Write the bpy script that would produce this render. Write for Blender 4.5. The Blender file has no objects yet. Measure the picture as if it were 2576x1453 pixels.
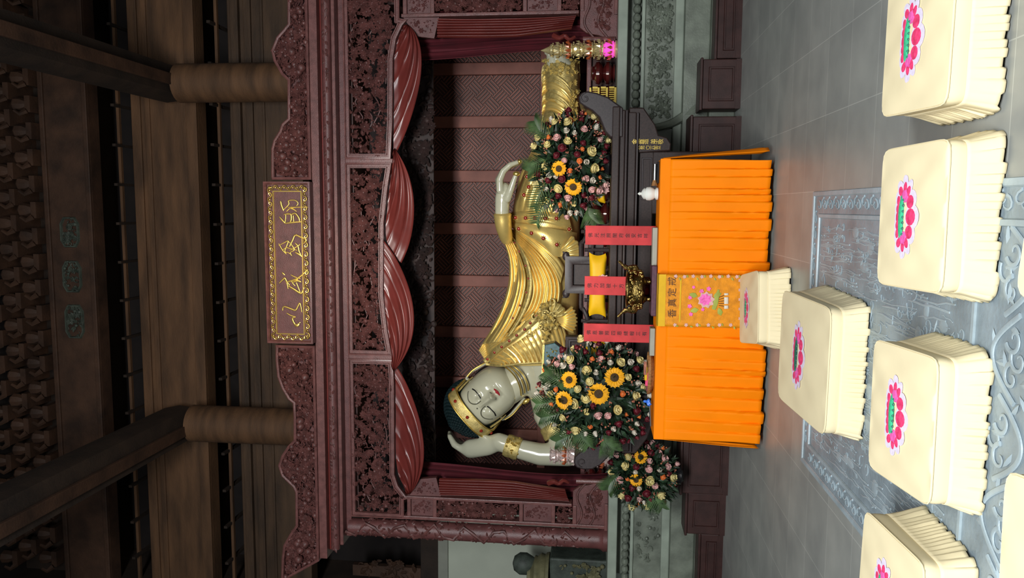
import bpy, math, random
from math import sin, cos, pi, radians, sqrt, exp
from mathutils import Vector, Matrix, Euler
C = bpy.context.scene.collection
SC = bpy.context.scene
# ------------------------------------------------------------------ camera
# the picture was taken with the phone on its side: the camera is rolled a quarter turn
F = 1935.0
def _axes(yaw, pitch, roll):
    f = Vector((sin(yaw)*cos(pitch), cos(yaw)*cos(pitch), sin(pitch)))
    r = Vector((cos(yaw), -sin(yaw), 0)); d = f.cross(r)
    if d.z > 0: d = -d
    return cos(roll)*r + sin(roll)*d, -sin(roll)*r + cos(roll)*d, f
AR, AD, AF = _axes(radians(-6.1), radians(6.2), radians(-1.01))
EYE = Vector((0, 0, 1.5))
cam = bpy.data.objects.new('camera', bpy.data.cameras.new('camera')); C.objects.link(cam)
cam.matrix_world = Matrix.Translation(EYE) @ Matrix((AD, AR, -AF)).transposed().to_4x4()
cam.data.sensor_fit = 'HORIZONTAL'; cam.data.sensor_width = 36; cam.data.lens = F/2576*36
cam.data.clip_end = 100
SC.camera = cam
def ray(x, y): return AR*(726.5-y) + AD*(x-1288) + AF*F
def P(x, y, Y):
    v = ray(x, y); return EYE + v*(Y/v.y)
def G(x, y, z=0.0):
    v = ray(x, y); return EYE + v*((z-1.5)/v.z)
# ------------------------------------------------------------------ world, light, exposure
w = bpy.data.worlds.new('world'); SC.world = w; w.use_nodes = True
w.node_tree.nodes['Background'].inputs[0].default_value = (0.75, 0.85, 1.0, 1)
w.node_tree.nodes['Background'].inputs[1].default_value = 0.03
def area(name, loc, aim, sx, sy, power, col, spread=180):
    l = bpy.data.lights.new(name, 'AREA'); l.shape = 'RECTANGLE'; l.size = sx; l.size_y = sy
    l.energy = power; l.color = col; l.spread = radians(spread)
    o = bpy.data.objects.new(name, l); C.objects.link(o); o.location = loc
    o.rotation_euler = (Vector(aim)-Vector(loc)).to_track_quat('-Z', 'Y').to_euler(); return o
def spot(name, loc, aim, power, col, ang, blend=.4, r=.08):
    l = bpy.data.lights.new(name, 'SPOT'); l.energy = power; l.color = col
    l.spot_size = radians(ang); l.spot_blend = blend; l.shadow_soft_size = r
    o = bpy.data.objects.new(name, l); C.objects.link(o); o.location = loc
    o.rotation_euler = (Vector(aim)-Vector(loc)).to_track_quat('-Z', 'Y').to_euler(); return o
area('door_daylight', (-0.6, -2.2, 4.3), (-0.8, 6.0, 1.6), 5.0, 1.3, 1080, (0.95, 0.98, 1.0))
spot('shrine_lamp', (-0.5, 3.0, 4.25), (-0.7, 10.3, 2.3), 620, (1.0, 0.90, 0.74), 44, .5, .12)
spot('altar_fill', (-0.9, 3.4, 4.9), (-0.85, 6.9, 0.5), 85, (1.0, 0.86, 0.66), 46, .7, .25)  # added warm fill on the orange table, from no visible lamp
spot('roof_fill', (-0.8, 6.0, 5.2), (-0.8, 12.6, 8.6), 170, (1.0, 0.72, 0.42), 95, .9, .6)  # warm fill added for the roof timbers; no lamp hangs here
SC.view_settings.view_transform = 'Standard'; SC.view_settings.look = 'None'
SC.view_settings.exposure = 0.0; SC.view_settings.gamma = 1; SC.view_settings.use_curve_mapping = False
# ------------------------------------------------------------------ materials
def mat(name, col, rough=.5, metal=0., var=.18, vs=6., col2=None, bump=0., bs=60., coat=0., sheen=0., emit=None, stretch=None, spec=None, trans=0.):
    m = bpy.data.materials.new(name); m.use_nodes = True; nt = m.node_tree; N = nt.nodes; L = nt.links
    b = N['Principled BSDF']; b.inputs['Roughness'].default_value = rough; b.inputs['Metallic'].default_value = metal
    if coat: b.inputs['Coat Weight'].default_value = coat; b.inputs['Coat Roughness'].default_value = .15
    if sheen: b.inputs['Sheen Weight'].default_value = sheen
    if spec is not None: b.inputs['Specular IOR Level'].default_value = spec
    if trans: b.inputs['Transmission Weight'].default_value = trans
    tc = N.new('ShaderNodeTexCoord'); mp = N.new('ShaderNodeMapping'); L.new(tc.outputs['Object'], mp.inputs[0])
    if stretch: mp.inputs['Scale'].default_value = stretch
    n = N.new('ShaderNodeTexNoise'); n.inputs['Scale'].default_value = vs; n.inputs['Detail'].default_value = 5
    L.new(mp.outputs[0], n.inputs[0])
    r = N.new('ShaderNodeValToRGB'); r.color_ramp.elements[0].position = .3; r.color_ramp.elements[1].position = .72
    c2 = col2 or tuple(min(1, c*(1+var)) for c in col); c1 = tuple(c*(1-var) for c in col) if not col2 else col
    r.color_ramp.elements[0].color = (*c1, 1); r.color_ramp.elements[1].color = (*c2, 1)
    L.new(n.outputs[0], r.inputs[0]); L.new(r.outputs[0], b.inputs['Base Color'])
    if bump:
        n2 = N.new('ShaderNodeTexNoise'); n2.inputs['Scale'].default_value = bs; n2.inputs['Detail'].default_value = 4
        L.new(mp.outputs[0], n2.inputs[0]); bp = N.new('ShaderNodeBump'); bp.inputs['Strength'].default_value = bump
        bp.inputs['Distance'].default_value = .01; L.new(n2.outputs[0], bp.inputs['Height']); L.new(bp.outputs[0], b.inputs['Normal'])
    if emit:
        b.inputs['Emission Color'].default_value = (*emit[:3], 1); b.inputs['Emission Strength'].default_value = emit[3]
    return m
M = dict(
 rose=mat('rosewood', (.125, .045, .042), .42, var=.25, vs=9, bump=.25, bs=120),
 rose_l=mat('rosewood_moulding', (.155, .062, .056), .36, var=.25, vs=14, bump=.2, bs=90),
 carv=mat('rosewood_carving', (.115, .042, .037), .4, var=.45, vs=16, bump=.3, bs=150),
 swag=mat('lacquered_drape_wood', (.15, .026, .021), .3, var=.15, vs=5),
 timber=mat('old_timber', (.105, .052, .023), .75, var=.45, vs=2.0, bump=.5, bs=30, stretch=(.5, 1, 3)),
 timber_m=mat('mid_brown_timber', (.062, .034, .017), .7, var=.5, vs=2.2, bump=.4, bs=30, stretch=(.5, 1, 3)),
 timber_k=mat('shade_dark_timber', (.010, .006, .005), .85, var=.4, vs=3),  # gap shade put into the colour, so openings between beams look dark
 valance=mat('shade_dark_carving', (.022, .010, .009), .7, var=.5, vs=8),  # shade behind the swags painted into the valance colour
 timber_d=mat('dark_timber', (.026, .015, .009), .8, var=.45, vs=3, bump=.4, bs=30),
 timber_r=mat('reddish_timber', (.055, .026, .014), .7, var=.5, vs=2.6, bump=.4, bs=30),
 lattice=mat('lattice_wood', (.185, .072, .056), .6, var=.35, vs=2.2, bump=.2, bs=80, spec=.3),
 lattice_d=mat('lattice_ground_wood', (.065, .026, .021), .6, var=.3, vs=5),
 gold=mat('gilding', (.88, .66, .22), .36, .62, var=.12, vs=7, bump=.12, bs=70),
 gold_d=mat('antique_gilding', (.62, .49, .18), .42, .6, var=.3, vs=20, bump=.5, bs=130),
 goldp=mat('gold_paint', (.85, .62, .16), .3, .9, var=.1, vs=10),
 jade=mat('pale_jade_skin', (.47, .465, .345), .2, var=.05, vs=2.5, coat=.3),
 hair=mat('dark_teal_hair', (.006, .016, .018), .35, var=.4, vs=30),
 red=mat('red_gem', (.26, .018, .010), .2, var=.1, coat=.3),
 lip=mat('red_lip', (.36, .02, .03), .3, var=.05),
 line=mat('brow_line', (.09, .09, .06), .4, var=.1),
 marble=mat('green_grey_marble', (.145, .165, .130), .4, var=.35, vs=5, bump=.25, bs=50),
 marble_l=mat('pale_marble_slab', (.25, .29, .235), .35, var=.2, vs=4),
 stepw=mat('dark_red_step_wood', (.034, .013, .011), .5, var=.3, vs=8, bump=.06, bs=90, spec=.35),
 granite=mat('brown_black_granite', (.026, .015, .013), .5, var=.35, vs=60, spec=.3),
 granite_p=mat('grey_granite', (.030, .021, .021), .45, var=.3, vs=60, spec=.4),
 curtain=mat('dark_red_velvet', (.085, .004, .010), .85, var=.2, vs=4),
 orange=mat('orange_satin', (.86, .215, .001), .6, var=.05, vs=4, bump=.05, bs=180, spec=.1),
 orange_b=mat('orange_brocade', (.66, .24, .006), .5, var=.2, vs=22, bump=.2, bs=120, spec=.25),
 yellow=mat('yellow_silk', (.66, .38, .006), .5, var=.08, vs=8, spec=.25),
 cream=mat('cream_satin', (.78, .675, .43), .65, var=.03, vs=5, bump=.04, bs=25, spec=.2),
 pink=mat('pink_thread', (.85, .05, .16), .6, var=.35, vs=60),
 rosep=mat('magenta_thread', (.85, .12, .42), .6, var=.3, vs=60),
 lilac=mat('pale_lilac_thread', (.72, .64, .78), .6, var=.1, vs=60),
 green=mat('green_thread', (.05, .48, .24), .6, var=.3, vs=60),
 dgreen=mat('dark_green_thread', (.02, .14, .10), .6, var=.2),
 olive=mat('olive_thread', (.32, .36, .05), .6, var=.2),
 ink=mat('black_ink', (.02, .01, .01), .7, var=.1),
 brownink=mat('brown_thread', (.12, .045, .01), .7, var=.1),
 white=mat('white_porcelain', (.75, .76, .70), .15, var=.03, coat=.5),
 tablet=mat('red_paper', (.50, .042, .044), .6, var=.2, vs=7, spec=.2),
 greyslab=mat('grey_slate_bar', (.30, .31, .25), .5, var=.1),
 purple=mat('dark_purple_cloth', (.07, .02, .04), .6, var=.3, vs=30),
 bronze=mat('bronze', (.20, .14, .045), .26, 1., var=.5, vs=35, bump=.5, bs=90),
 black=mat('black_lacquer', (.008, .008, .009), .25, var=.3),
 steel=mat('steel', (.45, .47, .48), .25, 1., var=.1),
 blue=mat('blue_plastic', (.03, .16, .65), .35, var=.1),
 straw=mat('woven_straw', (.28, .13, .04), .7, var=.4, vs=50, bump=.5, bs=90),
 teal=mat('teal_lacquer', (.02, .075, .085), .3, var=.5, vs=25),
 basket=mat('yellow_plastic', (.72, .52, .06), .45, var=.05),
 leaf=mat('dark_leaf', (.009, .026, .009), .55, var=.7, vs=14),
 leaf_l=mat('palm_leaf', (.045, .085, .028), .5, var=.6, vs=12),
 f_cream=mat('cream_petal', (.62, .52, .22), .65, var=.15, vs=20),
 f_white=mat('white_petal', (.62, .56, .46), .65, var=.08, vs=20),
 f_pink=mat('pink_petal', (.62, .36, .33), .65, var=.12, vs=20),
 f_red=mat('crimson_petal', (.115, .006, .013), .6, var=.4, vs=20),
 f_orange=mat('orange_petal', (.66, .17, .035), .6, var=.2, vs=20),
 f_sun=mat('sunflower_petal', (.72, .33, .003), .6, var=.2, vs=20),
 f_eye=mat('sunflower_centre', (.05, .025, .004), .8, var=.4, vs=60, bump=.6, bs=200),
 f_brick=mat('berry_sprig', (.35, .12, .07), .7, var=.4, vs=40),
 glass=mat('amber_crystal', (.75, .62, .30), .08, .55, var=.25, vs=30, coat=1.),
 glass_w=mat('clear_pink_crystal', (.75, .60, .56), .06, .35, var=.2, vs=40, coat=1.),
 glass_o=mat('orange_crystal', (.60, .13, .04), .1, .3, var=.4, vs=40, coat=1.),
 glass_p=mat('lit_pink_crystal', (.9, .1, .6), .2, 0, emit=(1, .1, .7, .55)),
 bead=mat('lit_bead', (.9, .85, .5), .15, emit=(1, .9, .55, 1.5)),
 plaster=mat('white_plaster', (.50, .54, .44), .8, var=.06, vs=2),
 plaster_g=mat('grey_plaster', (.28, .29, .24), .8, var=.1, vs=3),
 stone_d=mat('dark_green_stone', (.055, .07, .055), .6, var=.4, vs=9, bump=.4, bs=60),
 stone_y=mat('yellow_grey_stone', (.17, .16, .08), .7, var=.25, vs=9, bump=.4, bs=60),
 lacq=mat('maroon_lacquer', (.075, .010, .009), .14, var=.3, vs=4, coat=.8),
)
# ------------------------------------------------------------------ mesh helpers
class MB:
    def __init__(s): s.v = []; s.f = []
    def add(s, vs, fs):
        n = len(s.v); s.v.extend([tuple(v) for v in vs]); s.f.extend([tuple(i+n for i in f) for f in fs]); return s
    def box(s, a, b):
        x0, y0, z0 = [min(a[i], b[i]) for i in range(3)]; x1, y1, z1 = [max(a[i], b[i]) for i in range(3)]
        return s.add([(x0,y0,z0),(x1,y0,z0),(x1,y1,z0),(x0,y1,z0),(x0,y0,z1),(x1,y0,z1),(x1,y1,z1),(x0,y1,z1)],
                     [(0,3,2,1),(4,5,6,7),(0,1,5,4),(1,2,6,5),(2,3,7,6),(3,0,4,7)])
    def obox(s, c, ax, ay, az):   # centre and three half-axis vectors
        c, ax, ay, az = map(Vector, (c, ax, ay, az))
        return s.add([c-ax-ay-az, c+ax-ay-az, c+ax+ay-az, c-ax+ay-az, c-ax-ay+az, c+ax-ay+az, c+ax+ay+az, c-ax+ay+az],
                     [(0,3,2,1),(4,5,6,7),(0,1,5,4),(1,2,6,5),(2,3,7,6),(3,0,4,7)])
    def grid(s, fn, nu, nv, cu=False, cv=False):
        vs = [fn(i/(nu if cu else nu-1), j/(nv if cv else nv-1)) for i in range(nu) for j in range(nv)]
        fs = []
        for i in range(nu if cu else nu-1):
            for j in range(nv if cv else nv-1):
                a = i*nv+j; b = ((i+1) % nu)*nv+j; c = ((i+1) % nu)*nv+(j+1) % nv; d = i*nv+(j+1) % nv
                fs.append((a, b, c, d))
        return s.add(vs, fs)
    def lathe(s, prof, c=(0, 0, 0), n=20, ax=None, flat=(1, 1)):   # prof: (radius, height)
        c = Vector(c); R = Matrix.Identity(3) if ax is None else Vector(ax).to_track_quat('Z', 'Y').to_matrix()
        vs = []; k = len(prof)
        for r, h in prof:
            for j in range(n):
                a = 2*pi*j/n; vs.append(c + R @ Vector((r*cos(a)*flat[0], r*sin(a)*flat[1], h)))
        fs = [(i*n+j, i*n+(j+1) % n, (i+1)*n+(j+1) % n, (i+1)*n+j) for i in range(k-1) for j in range(n)]
        fs.append(tuple(range(n-1, -1, -1))); fs.append(tuple((k-1)*n+j for j in range(n)))
        return s.add(vs, fs)
    def ball(s, c, r, n=8, m=6, R=None):
        r = (r, r, r) if not hasattr(r, '__len__') else r; c = Vector(c)
        vs = []
        for i in range(m+1):
            t = pi*i/m
            for j in range(n):
                a = 2*pi*j/n; v = Vector((r[0]*sin(t)*cos(a), r[1]*sin(t)*sin(a), r[2]*cos(t)))
                vs.append(c + (R @ v if R else v))
        fs = [(i*n+j, (i+1)*n+j, (i+1)*n+(j+1) % n, i*n+(j+1) % n) for i in range(m) for j in range(n)]
        return s.add(vs, fs)
    def tube(s, pts, r, n=8, flat=1.0, up=None):
        pts = [Vector(p) for p in pts]; k = len(pts); rs = r if hasattr(r, '__len__') else [r]*k
        if len(rs) != k: rs = [rs[0] + (rs[-1]-rs[0])*i/(k-1) for i in range(k)]
        vs = []; up = Vector(up) if up else None; pn = None
        for i in range(k):
            t = (pts[min(i+1, k-1)]-pts[max(i-1, 0)]).normalized()
            a = up or pn or (Vector((0, 0, 1)) if abs(t.z) < .9 else Vector((1, 0, 0)))
            nn = a - t*a.dot(t)
            if nn.length < 1e-6: nn = t.orthogonal()
            nn.normalize(); b = t.cross(nn); pn = nn
            for j in range(n):
                q = 2*pi*j/n; vs.append(pts[i] + nn*cos(q)*rs[i]*flat + b*sin(q)*rs[i])
        fs = [(i*n+j, i*n+(j+1) % n, (i+1)*n+(j+1) % n, (i+1)*n+j) for i in range(k-1) for j in range(n)]
        fs.append(tuple(range(n-1, -1, -1))); fs.append(tuple((k-1)*n+j for j in range(n)))
        return s.add(vs, fs)
    def prism(s, poly, y0, y1, f=lambda a, b, y: (a, y, b)):
        n = len(poly); vs = [f(a, b, y0) for a, b in poly] + [f(a, b, y1) for a, b in poly]
        return s.add(vs, [tuple(range(n)), tuple(range(2*n-1, n-1, -1))] + [(i, (i+1) % n + 0, (i+1) % n + n, i+n)[::-1] for i in range(n)])
    def sweep(s, poly, prof, Y, closed=True, f=lambda a, b, y: (a, y, b)):
        """a moulding of profile [(inward offset, height towards viewer)] round a polygon in the X,Z plane"""
        n = len(poly); nr = []
        area_ = sum(poly[i][0]*poly[(i+1) % n][1]-poly[(i+1) % n][0]*poly[i][1] for i in range(n)); sg = 1 if area_ > 0 else -1
        if not closed: sg = 1
        for i in range(n):
            p = Vector(poly[i-1]) if (closed or i > 0) else None; q = Vector(poly[i]); t = Vector(poly[(i+1) % n]) if (closed or i < n-1) else None
            e1 = (q-p).normalized() if p is not None else (t-q).normalized(); e2 = (t-q).normalized() if t is not None else e1
            n1 = Vector((-e1.y, e1.x))*sg; n2 = Vector((-e2.y, e2.x))*sg; m = n1+n2
            if m.length < .1: m = n1.copy()
            m.normalize(); m /= max(.5, m.dot(n1)); nr.append(m)
        k = len(prof); vs = []
        for i in range(n):
            for o, h in prof: vs.append(f(poly[i][0]+nr[i].x*o, poly[i][1]+nr[i].y*o, Y-h))
        fs = [(i*k+j, i*k+j+1, ((i+1) % n)*k+j+1, ((i+1) % n)*k+j) for i in range(n if closed else n-1) for j in range(k-1)]
        return s.add(vs, fs)
    def xf(s, mtx):
        s.v = [tuple(mtx @ Vector(v)) for v in s.v]; return s
    def build(s, name, m, parent=None, smooth=35, bevel=0, loc=None):
        me = bpy.data.meshes.new(name); me.from_pydata(s.v, [], s.f); me.validate(); me.update()
        me.materials.append(M[m] if isinstance(m, str) else m)
        if smooth:
            me.polygons.foreach_set('use_smooth', [True]*len(me.polygons))
            me.set_sharp_from_angle(angle=radians(smooth))
        o = bpy.data.objects.new(name, me); C.objects.link(o)
        if parent:
            o.parent = parent; o.matrix_parent_inverse = Matrix.Translation(parent.location).inverted() if not parent.get('_rot') else Matrix.Identity(4)
            if parent.type == 'MESH' : o.matrix_parent_inverse = Matrix.Identity(4)
        if bevel:
            b = o.modifiers.new('bevel', 'BEVEL'); b.width = bevel; b.segments = 2; b.limit_method = 'ANGLE'; b.angle_limit = radians(40)
        return o
def tag(o, label=None, cat=None, group=None, kind=None):
    if label: o['label'] = label
    if cat: o['category'] = cat
    if group: o['group'] = group
    if kind: o['kind'] = kind
    return o
def thing(name, label, cat, loc=(0, 0, 0), group=None):
    o = bpy.data.objects.new(name, None); C.objects.link(o); o.location = loc; o.empty_display_size = .1
    return tag(o, label, cat, group)
def copy_tree(o, parent=None):
    c = o.copy(); C.objects.link(c); c.parent = parent
    for ch in list(o.children): copy_tree(ch, c)
    return c
def cr(pts, n):   # Catmull-Rom through points, n samples
    pts = [Vector(p) for p in pts]; k = len(pts)-1; out = []
    for i in range(n):
        t = i/(n-1)*k; j = min(int(t), k-1); u = t-j
        a, b, c, d = pts[max(j-1, 0)], pts[j], pts[j+1], pts[min(j+2, k)]
        out.append(.5*((2*b) + (c-a)*u + (2*a-5*b+4*c-d)*u*u + (3*b-a-3*c+d)*u**3))
    return out
def pip(poly, x, y):
    c = False; n = len(poly); j = n-1
    for i in range(n):
        xi, yi = poly[i]; xj, yj = poly[j]
        if (yi > y) != (yj > y) and x < (xj-xi)*(y-yi)/(yj-yi)+xi: c = not c
        j = i
    return c
def inset(poly, o):
    n = len(poly); a = sum(poly[i][0]*poly[(i+1) % n][1]-poly[(i+1) % n][0]*poly[i][1] for i in range(n)); sg = 1 if a > 0 else -1; out = []
    for i in range(n):
        p, q, t = Vector(poly[i-1]), Vector(poly[i]), Vector(poly[(i+1) % n]); e1 = (q-p).normalized(); e2 = (t-q).normalized()
        n1 = Vector((-e1.y, e1.x))*sg; n2 = Vector((-e2.y, e2.x))*sg; m = (n1+n2)
        if m.length < .1: m = n1
        m.normalize(); m /= max(.5, m.dot(n1)); out.append((q.x+m.x*o, q.y+m.y*o))
    return out
FX = lambda a, b, y: (a, y, b)
def leaf(mb, a, b, c, ang, L, W, Y, f=FX, lift=.35, jag=False):
    ca, sa = cos(ang), sin(ang)
    def q(u, v, h): return f(a+u*ca-v*sa, b+u*sa+v*ca, Y-c-h)
    h = L*lift
    mb.add([q(0,0,0), q(.35*L,.5*W,0), q(.7*L,.38*W,h*.4), q(L,0,h*.7), q(.7*L,-.38*W,h*.4), q(.35*L,-.5*W,0), q(.35*L,0,h*.8), q(.7*L,0,h)],
           [(0,6,1),(1,6,7,2),(2,7,3),(0,5,6),(5,4,7,6),(4,3,7)])
def foliage(mb, poly, Y, n, seed, s=1.0, depth=.05, f=FX, margin=.012, big=.12):
    R = random.Random(seed); xs = [p[0] for p in poly]; zs = [p[1] for p in poly]; ip = inset(poly, margin)
    k = 0; t = 0
    while k < n and t < n*8:
        t += 1; a = R.uniform(min(xs), max(xs)); b = R.uniform(min(zs), max(zs))
        if not pip(ip, a, b): continue
        k += 1; c = R.uniform(0, depth)*.6; z = R.random()
        if z < big:       # blossom
            r = R.uniform(.045, .075)*s; m = R.choice((6, 8, 9)); a0 = R.random()*6
            if not (pip(ip, a+r*.7, b) and pip(ip, a-r*.7, b) and pip(ip, a, b+r*.7) and pip(ip, a, b-r*.7)): r *= .55
            for i in range(m): leaf(mb, a, b, depth*.55, a0+2*pi*i/m, r, r*.62, Y, f, .45)
            for i in range(m): leaf(mb, a, b, depth*.7, a0+.3+2*pi*i/m, r*.6, r*.4, Y, f, .5)
            mb.ball(f(a, b, Y-depth*.9), r*.22, 6, 4)
        elif z < big+.06:   # fruit
            r = R.uniform(.014, .03)*s; mb.ball(f(a, b, Y-depth*.7), r, 8, 6)
        elif z < big+.30:   # tendril
            a0 = R.random()*6.28; r = R.uniform(.02, .05)*s; w0 = R.uniform(1.5, 4); pts = []
            for i in range(7):
                q = i/6; rr = r*(1-.55*q); pts.append((a+rr*cos(a0+w0*q), b+rr*sin(a0+w0*q)))
            if all(pip(poly, *p) for p in pts): mb.tube([f(p[0], p[1], Y-c-depth*.4) for p in pts], [.006*s, .004*s], 4)
        else:
            a0 = R.random()*6.28; L = R.uniform(.045, .085)*s
            for j in range(R.choice((1, 2, 3))):
                an = a0+(j-1)*.75; l = L*(1 if j == 1 else .8)
                if pip(poly, a+l*cos(an), b+l*sin(an)): leaf(mb, a, b, c, an, l, l*.48, Y, f, R.uniform(.2, .5))
def text(body, size, extrude=.001):
    cu = bpy.data.curves.new('text', 'FONT'); cu.body = body; cu.size = size; cu.extrude = extrude; cu.align_x = 'CENTER'; cu.align_y = 'CENTER'
    cu.resolution_u = 2
    o = bpy.data.objects.new('text', cu); C.objects.link(o); bpy.context.view_layer.update()
    me = bpy.data.meshes.new_from_object(o.evaluated_get(bpy.context.evaluated_depsgraph_get()))
    mb = MB(); mb.add([v.co for v in me.vertices], [tuple(p.vertices) for p in me.polygons])
    bpy.data.objects.remove(o); bpy.data.curves.remove(cu); return mb
TXR = Matrix.Rotation(pi/2, 4, 'X')     # letters stand up and face the viewer
def chars(s, pts, size):   # one glyph at each point, facing -Y
    out = MB()
    for ch, p in zip(s, pts):
        t = text(ch, size).xf(TXR)
        if t.v:
            cx = (min(v[0] for v in t.v)+max(v[0] for v in t.v))/2; cz = (min(v[2] for v in t.v)+max(v[2] for v in t.v))/2
            t.xf(Matrix.Translation(Vector(p)-Vector((cx, 0, cz)))); out.add(t.v, t.f)
    return out
def PL(pts, Y): return [(P(x, y, Y).x, P(x, y, Y).z) for x, y in pts]
# ================================================================== FLOOR
FLX0, FLX1, FLY0, FLY1 = -6.9, 4.6, -3.4, 9.6
def floor_mat():
    m = bpy.data.materials.new('grey_floor_tiles'); m.use_nodes = True; nt = m.node_tree; N = nt.nodes; L = nt.links; b = N['Principled BSDF']
    tc = N.new('ShaderNodeTexCoord'); mp = N.new('ShaderNodeMapping'); mp.inputs['Location'].default_value = (-.12, -.23, 0)
    L.new(tc.outputs['Object'], mp.inputs[0])
    br = N.new('ShaderNodeTexBrick'); br.offset = 0; br.inputs['Scale'].default_value = 1; br.inputs['Brick Width'].default_value = .5
    br.inputs['Row Height'].default_value = .47; br.inputs['Mortar Size'].default_value = .003; br.inputs['Mortar Smooth'].default_value = .3
    br.inputs['Color1'].default_value = (.27, .28, .265, 1); br.inputs['Color2'].default_value = (.31, .32, .30, 1); br.inputs['Mortar'].default_value = (.42, .43, .40, 1)
    L.new(mp.outputs[0], br.inputs[0])
    n = N.new('ShaderNodeTexNoise'); n.inputs['Scale'].default_value = 3.; n.inputs['Detail'].default_value = 7; L.new(tc.outputs['Object'], n.inputs[0])
    mx = N.new('ShaderNodeMixRGB'); mx.blend_type = 'MULTIPLY'; mx.inputs[0].default_value = .5
    r = N.new('ShaderNodeValToRGB'); r.color_ramp.elements[0].position = .3; r.color_ramp.elements[0].color = (.6, .62, .62, 1); r.color_ramp.elements[1].position = .7; r.color_ramp.elements[1].color = (1.15, 1.15, 1.1, 1)
    L.new(n.outputs[0], r.inputs[0]); L.new(br.outputs[0], mx.inputs[1]); L.new(r.outputs[0], mx.inputs[2]); L.new(mx.outputs[0], b.inputs['Base Color'])
    b.inputs['Roughness'].default_value = .42; bp = N.new('ShaderNodeBump'); bp.inputs['Strength'].default_value = .12; bp.inputs['Distance'].default_value = .01
    L.new(n.outputs[0], bp.inputs['Height']); L.new(bp.outputs[0], b.inputs['Normal']); return m
tag(MB().box((FLX0, FLY0, -.12), (FLX1, 14.5, 0)).build('floor', floor_mat(), smooth=0), kind='structure')
# carved stone floor slab, a landscape in low relief inside a bordered frame
M['fstone'] = mat('blue_grey_carved_stone', (.225, .28, .31), .42, var=.25, vs=5, bump=.3, bs=40)
M['fstone_r'] = mat('blue_grey_stone_relief', (.31, .38, .41), .45, var=.2, vs=5, bump=.2, bs=50)
fs = thing('carved_floor_slab', 'blue-grey carved stone slab set in the floor under the kneelers', 'stone slab', (-.84, 4, 0))
sx0, sx1, sy0, sy1 = -1.8, .12, .9, 5.57
MB().box((sx0, sy0, -.02), (sx1, sy1, .004)).build('base', 'fstone', fs, smooth=0)
FZ = lambda a, b, z: (a, b, -z)       # relief laid flat: height towards +Z
mb = MB(); out = [(sx0, sy0), (sx1, sy0), (sx1, sy1), (sx0, sy1)]
mb.sweep(out, [(0, .004), (.004, .014), (.03, .014), (.036, .005)], 0, f=FZ)
mb.sweep(inset(out, .15), [(0, .005), (.004, .015), (.026, .015), (.03, .005)], 0, f=FZ)
mb.build('border_rails', 'fstone_r', fs)
R = random.Random(3); mb = MB()
for x_ in (-1.71, .03):
    y_ = 1.1
    while y_ < 5.4:
        for k in range(2):
            pts = [(x_+(-1)**k*(.035-.03*t)*cos(5*t+k*pi)+(-1)**k*.01, y_+.10*k+(.045-.025*t)*sin(5*t+k*pi)) for t in [i/8 for i in range(9)]]
            mb.tube([(a, b, .006) for a, b in pts], [.008, .004], 5, flat=.6, up=(0, 0, 1))
        y_ += .12+R.uniform(0, .02)
x_ = -1.6
while x_ < -.05:
    pts = [(x_+(.045-.02*t)*cos(5.5*t), 5.49+(.035-.02*t)*sin(5.5*t), .008) for t in [i/8 for i in range(9)]]; mb.tube(pts, [.008, .004], 5, flat=.6, up=(0, 0, 1)); x_ += .1+R.uniform(0, .02)
mb.build('scroll_border', 'fstone_r', fs)
mb = MB(); ix0, ix1, iy1 = -1.62, -.06, 5.36; UZ = (0, 0, 1)
for k in range(760):     # trees, rocks and waterfalls cut as short raised strokes
    x_ = R.uniform(ix0+.04, ix1-.04); y_ = R.uniform(3.3, iy1-.06); l = R.uniform(.08, .5); z = R.random()
    if z < .55: w0 = R.uniform(.002, .006); a = R.uniform(-.005, .005); mb.tube([(x_+a*t+R.uniform(-.007, .007), min(y_+l*t/5, iy1-.02), .005) for t in range(6)], [w0]*5+[w0*.4], 5, flat=.6, up=UZ)
    elif z < .82:
        r = R.uniform(.015, .05); a = R.random()*6; pts = [(min(max(x_+r*(1-.7*t)*cos(a+4.5*t), ix0), ix1), min(y_+r*(1-.7*t)*sin(a+4.5*t), iy1-.01), .005) for t in [i/9 for i in range(10)]]; mb.tube(pts, [.005, .002], 5, flat=.6, up=UZ)
    elif z < .88:
        mb.ball((x_, y_, .003), (R.uniform(.02, .05), R.uniform(.03, .08), .004), 12, 6)
    else: leaf(mb, x_, y_, .004, R.random()*6.28, R.uniform(.04, .09), R.uniform(.012, .03), 0, FZ, .08)
mb.build('landscape_relief', 'fstone_r', fs)
mb = MB()      # near band of long curling waves
for yb in (2.92,):
    mb.box((ix0, yb+.27, .003), (ix1, yb+.29, .014)); mb.box((ix0, yb-.26, .003), (ix1, yb-.24, .014))
    for k in range(5):
        x_ = ix0+.16+k*.31; s_ = 1 if k % 2 else -1
        mb.tube([(x_-.16+.32*t, yb+s_*.17*sin(pi*t)-s_*.05, .008) for t in [i/24 for i in range(25)]], .012, 8, flat=.5, up=UZ)
        for q in range(3):
            c0 = (x_+(-.07+.07*q), yb-s_*(.02+.04*(q % 2)))
            mb.tube([(c0[0]+(.055-.045*t)*cos(6*t+q), c0[1]+(.055-.045*t)*sin(6*t+q), .008) for t in [i/18 for i in range(19)]], [.011, .004], 8, flat=.5, up=UZ)
        for q in range(6): leaf(mb, x_+R.uniform(-.13, .13), yb+R.uniform(-.2, .2), .004, R.random()*6.28, .08, .03, 0, FZ, .12)
mb.build('wave_band', 'fstone_r', fs)
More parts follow.
